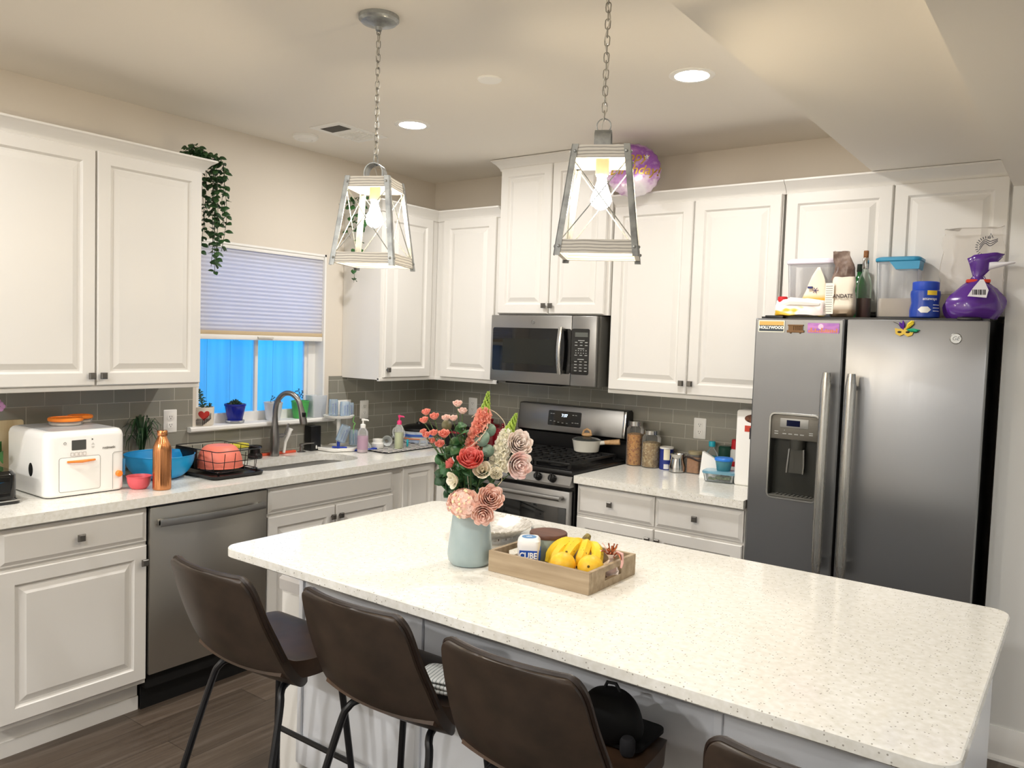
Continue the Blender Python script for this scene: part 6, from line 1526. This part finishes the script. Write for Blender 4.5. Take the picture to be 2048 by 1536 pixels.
spray('cream_rose', 'round cream rose at the lower right of the bouquet', 'flower', [((2.289, -2.237, 1.200), .022)], CREAM, None, .5, (.7, -.8, .5), 5)
spray('poppy', 'cream poppy with open petals at the lower left of the bouquet', 'flower', [((2.196, -2.319, 1.180), .024)], CREAM, None, 1.4, (-.2, -.8, -.1), 3)
# front pink heads spilling over the vase rim
t = thing('hydrangea', 'peach hydrangea head of many small florets over the vase rim', 'flower', NECK)
hc = Vector((2.222, -2.302, 1.112)) - NECK
b = MB(); b.tube(catmull([(0, 0, -.05), (.005, -.02, .03), hc], 5), .003, 6); b.build('stem', STEMM, t)
b = MB(); random.seed(12)
for i in range(150):
    zf = 1 - 2 * (i + .5) / 150; v = Vector((math.sqrt(1 - zf * zf) * math.cos(i * 2.39996), math.sqrt(1 - zf * zf) * math.sin(i * 2.39996), zf)); v = (v + Vector((random.uniform(-.1, .1), random.uniform(-.1, .1), random.uniform(-.1, .1)))).normalized()
    if v.dot(CAMD) < -.3: continue
    p = hc + Vector((v.x * .044, v.y * .038, v.z * .036)) * random.uniform(.86, 1.12); b.M = Matrix.Translation(p) @ frame_of(v)
    for k in range(4): petal(b, k * PI / 2 + i, .75, .001, .0135, .003, .003, .0006, 4, 4)
b.M = Matrix.Identity(4); b.build('floret', PEACH, t, smooth=60, recalc=False, kind='stuff')
b = MB(); random.seed(5)
for i in range(20):
    v = (CAMD + Vector((random.uniform(-.8, .8), random.uniform(-.8, .8), random.uniform(-.7, .7)))).normalized(); b.ball(hc + v * .045, .0045, 8, 6)
b.build('yellow_bud', mat('pale_yellow_bud', 'f6e8bd', .5), t, kind='stuff')
spray('peony', 'ruffled salmon pink peony at the right over the vase rim', 'flower', [((2.283, -2.254, 1.128), .042)], PEACH, None, .8, (.8, -.7, .5), 6, bloom_name='bloom')
spray('peony', 'lowest salmon pink peony hanging against the vase front', 'flower', [((2.283, -2.286, 1.088), .034)], PEACH, None, 1.0, (.6, -.8, -.25), 5)
spray('pale_peony', 'big blush white peony at the right edge of the bouquet', 'flower', [((2.297, -2.139, 1.281), .041)], BLUSH, None, 1.1, (.8, -.5, .35), 6)
spray('pale_peony', 'blush peony with pink lower petals beneath the white one', 'flower', [((2.312, -2.160, 1.222), .041)], [noisy('pink_white_petals', 'fff6f2', 'fbd3cf', (24, 24, 24), 1, .6)], None, 1.2, (.8, -.4, .0), 5)
def snapdragon(label, pts, green_from, m, tipm, seed):
    t = thing('snapdragon', label, 'flower', NECK)
    P = catmull([Vector(p) - NECK for p in pts], 8); n = len(P)
    b = MB(); b.tube(catmull([(0, 0, -.05), Vector(P[0]) * .5, P[0]], 4) + P[1:], .0022, 6); b.build('stem', STEMM, t)
    b = MB(); b2 = MB(); random.seed(seed)
    for i in range(n * 4):
        f = i / (n * 4 - 1); p = Vector(P[min(n - 1, int(f * (n - 1)))]); q = Vector(P[min(n - 1, int(f * (n - 1)) + 1)]); p = p.lerp(q, f * (n - 1) % 1)
        a = i * 2.4; ax = Vector((math.cos(a), math.sin(a), .35)).normalized()
        if f < green_from:
            s = .021 * (1 - .35 * f / green_from); b.M = Matrix.Translation(p + ax * .011) @ frame_of(ax)
            for k in range(3): petal(b, k * 2 * PI / 3 + i, .95, .002, s * .75, s * .75, s * .25, s * .12, 4, 4)
        else:
            g = (f - green_from) / (1 - green_from); s = .0075 * (1 - .72 * g); rad = .013 * (1 - .8 * g)
            b2.ball(p + Vector((math.cos(a) * rad, math.sin(a) * rad, .004)), s, 7, 5, (.8, .8, 1.3))
    b.M = Matrix.Identity(4); b.build('floret', m, t, smooth=60, recalc=False, kind='stuff'); b2.build('bud', tipm, t, kind='stuff')
LIME = noisy('lime_green_bud', 'a9c24e', '86a63c', (60, 60, 60), 1, .5)
snapdragon('tall orange-pink snapdragon spike with a green tip at the bouquet top', [(2.188, -2.221, 1.255), (2.193, -2.213, 1.30), (2.198, -2.195, 1.35), (2.198, -2.180, 1.385), (2.196, -2.166, 1.432)], .66, ORNG, LIME, 3)
snapdragon('cream white snapdragon spike with a green tip at the right', [(2.252, -2.180, 1.205), (2.255, -2.172, 1.25), (2.260, -2.155, 1.295), (2.268, -2.135, 1.335), (2.275, -2.124, 1.368)], .60, pm('cream_white_florets', 'fffdf6', 'f8f6e2'), LIME, 8)
def leaf(b, p, d, up, ln, wd, fold=.2):
    d = Vector(d).normalized(); up = Vector(up); s = d.cross(up).normalized(); u = s.cross(d)
    rows = []
    for i in range(6):
        f = i / 5; w = wd * math.sin(PI * (f * .93 + .05)) ** .8 if 0 < i < 5 else wd * .04; q = Vector(p) + d * ln * f - u * ln * .18 * f * f
        rows.append([b.v(q - s * w + u * w * fold), b.v(q), b.v(q + s * w + u * w * fold)])
    for a, c in zip(rows, rows[1:]):
        for k in (0, 1): fc = b.bm.faces.new([a[k], a[k + 1], c[k + 1], c[k]]); fc.material_index = b.mi
def round_leaf(b, c, n, r):
    M_ = Matrix.Translation(c) @ frame_of(n); rim = [b.v(M_ @ Vector((r * math.cos(a) * .92, r * math.sin(a), .12 * r * math.cos(2 * a)))) for a in [2 * PI * k / 14 for k in range(14)]]; m_ = b.v(M_ @ Vector((0, 0, 0)))
    for k in range(14): fc = b.bm.faces.new([rim[k], rim[(k + 1) % 14], m_]); fc.material_index = b.mi
t = thing('eucalyptus', 'eucalyptus sprig of round grey-green leaves in the bouquet centre', 'foliage sprig', NECK)
EL = [((2.221, -2.222, 1.298), .026), ((2.227, -2.193, 1.322), .021), ((2.137, -2.290, 1.334), .017), ((2.240, -2.215, 1.262), .02)]
b = MB()
for c, r in EL: b.tube(catmull([(0, 0, -.04), (Vector(c) - NECK) * .55 + Vector((0, 0, .01)), Vector(c) - NECK], 4), .0015, 5)
b.build('stem', STEMM, t)
for i, (c, r) in enumerate(EL):
    b = MB(); round_leaf(b, Vector(c) - NECK, CAMD + Vector((.2 * (i - 1), 0, .3)), r); b.build('leaf', EUC if i != 2 else BROWNL, t, recalc=False, solid=.001)
def foliage(label, centres, m, seed, n=9, ln=.05, wd=.016):
    t = thing('foliage_stem', label, 'foliage sprig', NECK); random.seed(seed)
    bs = MB(); bl = MB()
    for c in centres:
        c = Vector(c) - NECK; bs.tube(catmull([(0, 0, -.04), c * .5, c], 4), .0018, 5)
        for i in range(n):
            f = .45 + .55 * i / (n - 1); p = c * f; d = (CAMD * random.uniform(-.2, .9) + Vector((random.uniform(-1, 1), random.uniform(-1, 1), random.uniform(-.5, .9)))); leaf(bl, p, d, CAMD + Vector((0, 0, .6)), ln * random.uniform(.7, 1.1), wd * random.uniform(.8, 1.1))
    bs.build('stem', STEMM, t); bl.build('leaves', m, t, recalc=False, smooth=60, kind='stuff', solid=.0008)
foliage('mid green leafy rose foliage filling the upper left of the bouquet', [(2.154, -2.243, 1.305), (2.150, -2.218, 1.335), (2.165, -2.262, 1.270)], GRN, 4, 11, .05, .017)
foliage('dark leaves fanning out at the left of the bouquet', [(2.127, -2.291, 1.245), (2.115, -2.285, 1.225)], GRN, 7, 8, .055, .018)
foliage('dark green ivy-like leaves at the lower left over the vase', [(2.139, -2.298, 1.187), (2.154, -2.292, 1.150), (2.171, -2.250, 1.181)], DKG, 9, 9, .042, .018)
foliage('dark foliage behind the cream flowers at the bouquet centre', [(2.235, -2.21, 1.21), (2.262, -2.205, 1.175), (2.225, -2.225, 1.25)], DKG, 11, 9, .05, .014)
t = thing('curled_twig', 'thin pale curled twigs looping through the bouquet', 'twig', NECK)
b = MB()
for pts in ([(2.186, -2.262, 1.262), (2.222, -2.262, 1.285), (2.245, -2.24, 1.32), (2.243, -2.225, 1.345)], [(2.204, -2.18, 1.385), (2.228, -2.165, 1.372), (2.248, -2.15, 1.345), (2.252, -2.148, 1.32)], [(2.16, -2.2, 1.355), (2.185, -2.19, 1.375), (2.2, -2.18, 1.38)], [(2.292, -2.23, 1.165), (2.302, -2.225, 1.18), (2.30, -2.226, 1.195)]):
    b.tube(catmull([Vector(p) - NECK for p in pts], 5), .0012, 5)
b.tube(catmull([(0, 0, 0), (-.0, -.01, .09), Vector((2.186, -2.262, 1.262)) - NECK], 4), .0012, 5); b.build('twig', mat('pale_twig', 'd8cdb8', .6), t)

# ------------------------------------------------------------------ trailing greenery on the cabinets
VINE = noisy('vine_leaf_green', '1d3a1f', '2f5428', (30, 30, 30), 1, .5)
t = thing('trailing_vine', 'long trailing artificial vine hanging off the left cabinet beside the window', 'trailing plant', (.25, -1.93, 2.38))
random.seed(17); bs = MB(); bl = MB(); O = Vector((.25, -1.93, 2.38))
def strand(bs, bl, pts, step, ln, wd):
    P = catmull([Vector(p) - O for p in pts], 10); bs.tube(P, .0013, 4); acc = 0
    for a, c in zip(P, P[1:]):
        a, c = Vector(a), Vector(c); acc += (c - a).length
        if acc > step:
            acc = 0
            for s in (0, 1):
                ang = random.uniform(0, 2 * PI); leaf(bl, a, (math.cos(ang), math.sin(ang) * .9 + .25, random.uniform(-.9, .25)), (random.uniform(-.4, .4) + .5, -.6, .8), ln * random.uniform(.75, 1.15), wd * random.uniform(.8, 1.2), .25)
for x, y, zb in ((.12, -1.885, 1.98), (.18, -1.875, 1.95), (.23, -1.882, 2.06), (.27, -1.868, 1.90), (.31, -1.878, 1.86), (.34, -1.86, 1.97), (.36, -1.872, 2.08), (.29, -1.89, 2.10), (.33, -1.89, 1.92), (.25, -1.858, 2.02)):
    strand(bs, bl, [(x - .08, -2.0, 2.388), (x - .02, -1.94, 2.405), (x, y - .012, 2.385), (x + .005, y, 2.30), (x + random.uniform(-.015, .015), y + random.uniform(-.006, .012), (2.3 + zb) / 2), (x + random.uniform(-.02, .02), y, zb)], .024, .034, .0125)
for k in range(8):
    strand(bs, bl, [(.2 + .02 * k, -1.935, 2.385), (.19 + .022 * k, -1.95, 2.41), (.18 + .02 * k, -1.975 - .004 * k, 2.43 + .01 * (k % 3))], .014, .030, .011)
bs.build('stems', mat('vine_stem', '2f3a1e', .6), t); bl.build('leaves', VINE, t, recalc=False, smooth=60, kind='stuff', solid=.0006)
t = thing('hanging_ivy', 'ivy strands hanging down the side of the cabinet right of the window', 'trailing plant', (.16, -.83, 2.38))
random.seed(23); bs = MB(); bl = MB(); O = Vector((.16, -.83, 2.38))
for x, y, zb in ((.16, -.875, 1.90), (.19, -.868, 2.02), (.12, -.872, 2.16), (.22, -.87, 2.20)):
    strand(bs, bl, [(x, -.80, 2.388), (x, -.845, 2.40), (x, y, 2.37), (x + .01, y, 2.25), (x + random.uniform(-.02, .02), y - .004, (2.25 + zb) / 2), (x + .01, y, zb)], .042, .034, .017)
bs.build('stems', mat('vine_stem', '2f3a1e', .6), t); bl.build('leaves', noisy('ivy_leaf_green', '24502a', '3a6a34', (30, 30, 30), 1, .5), t, recalc=False, smooth=60, kind='stuff', solid=.0006)
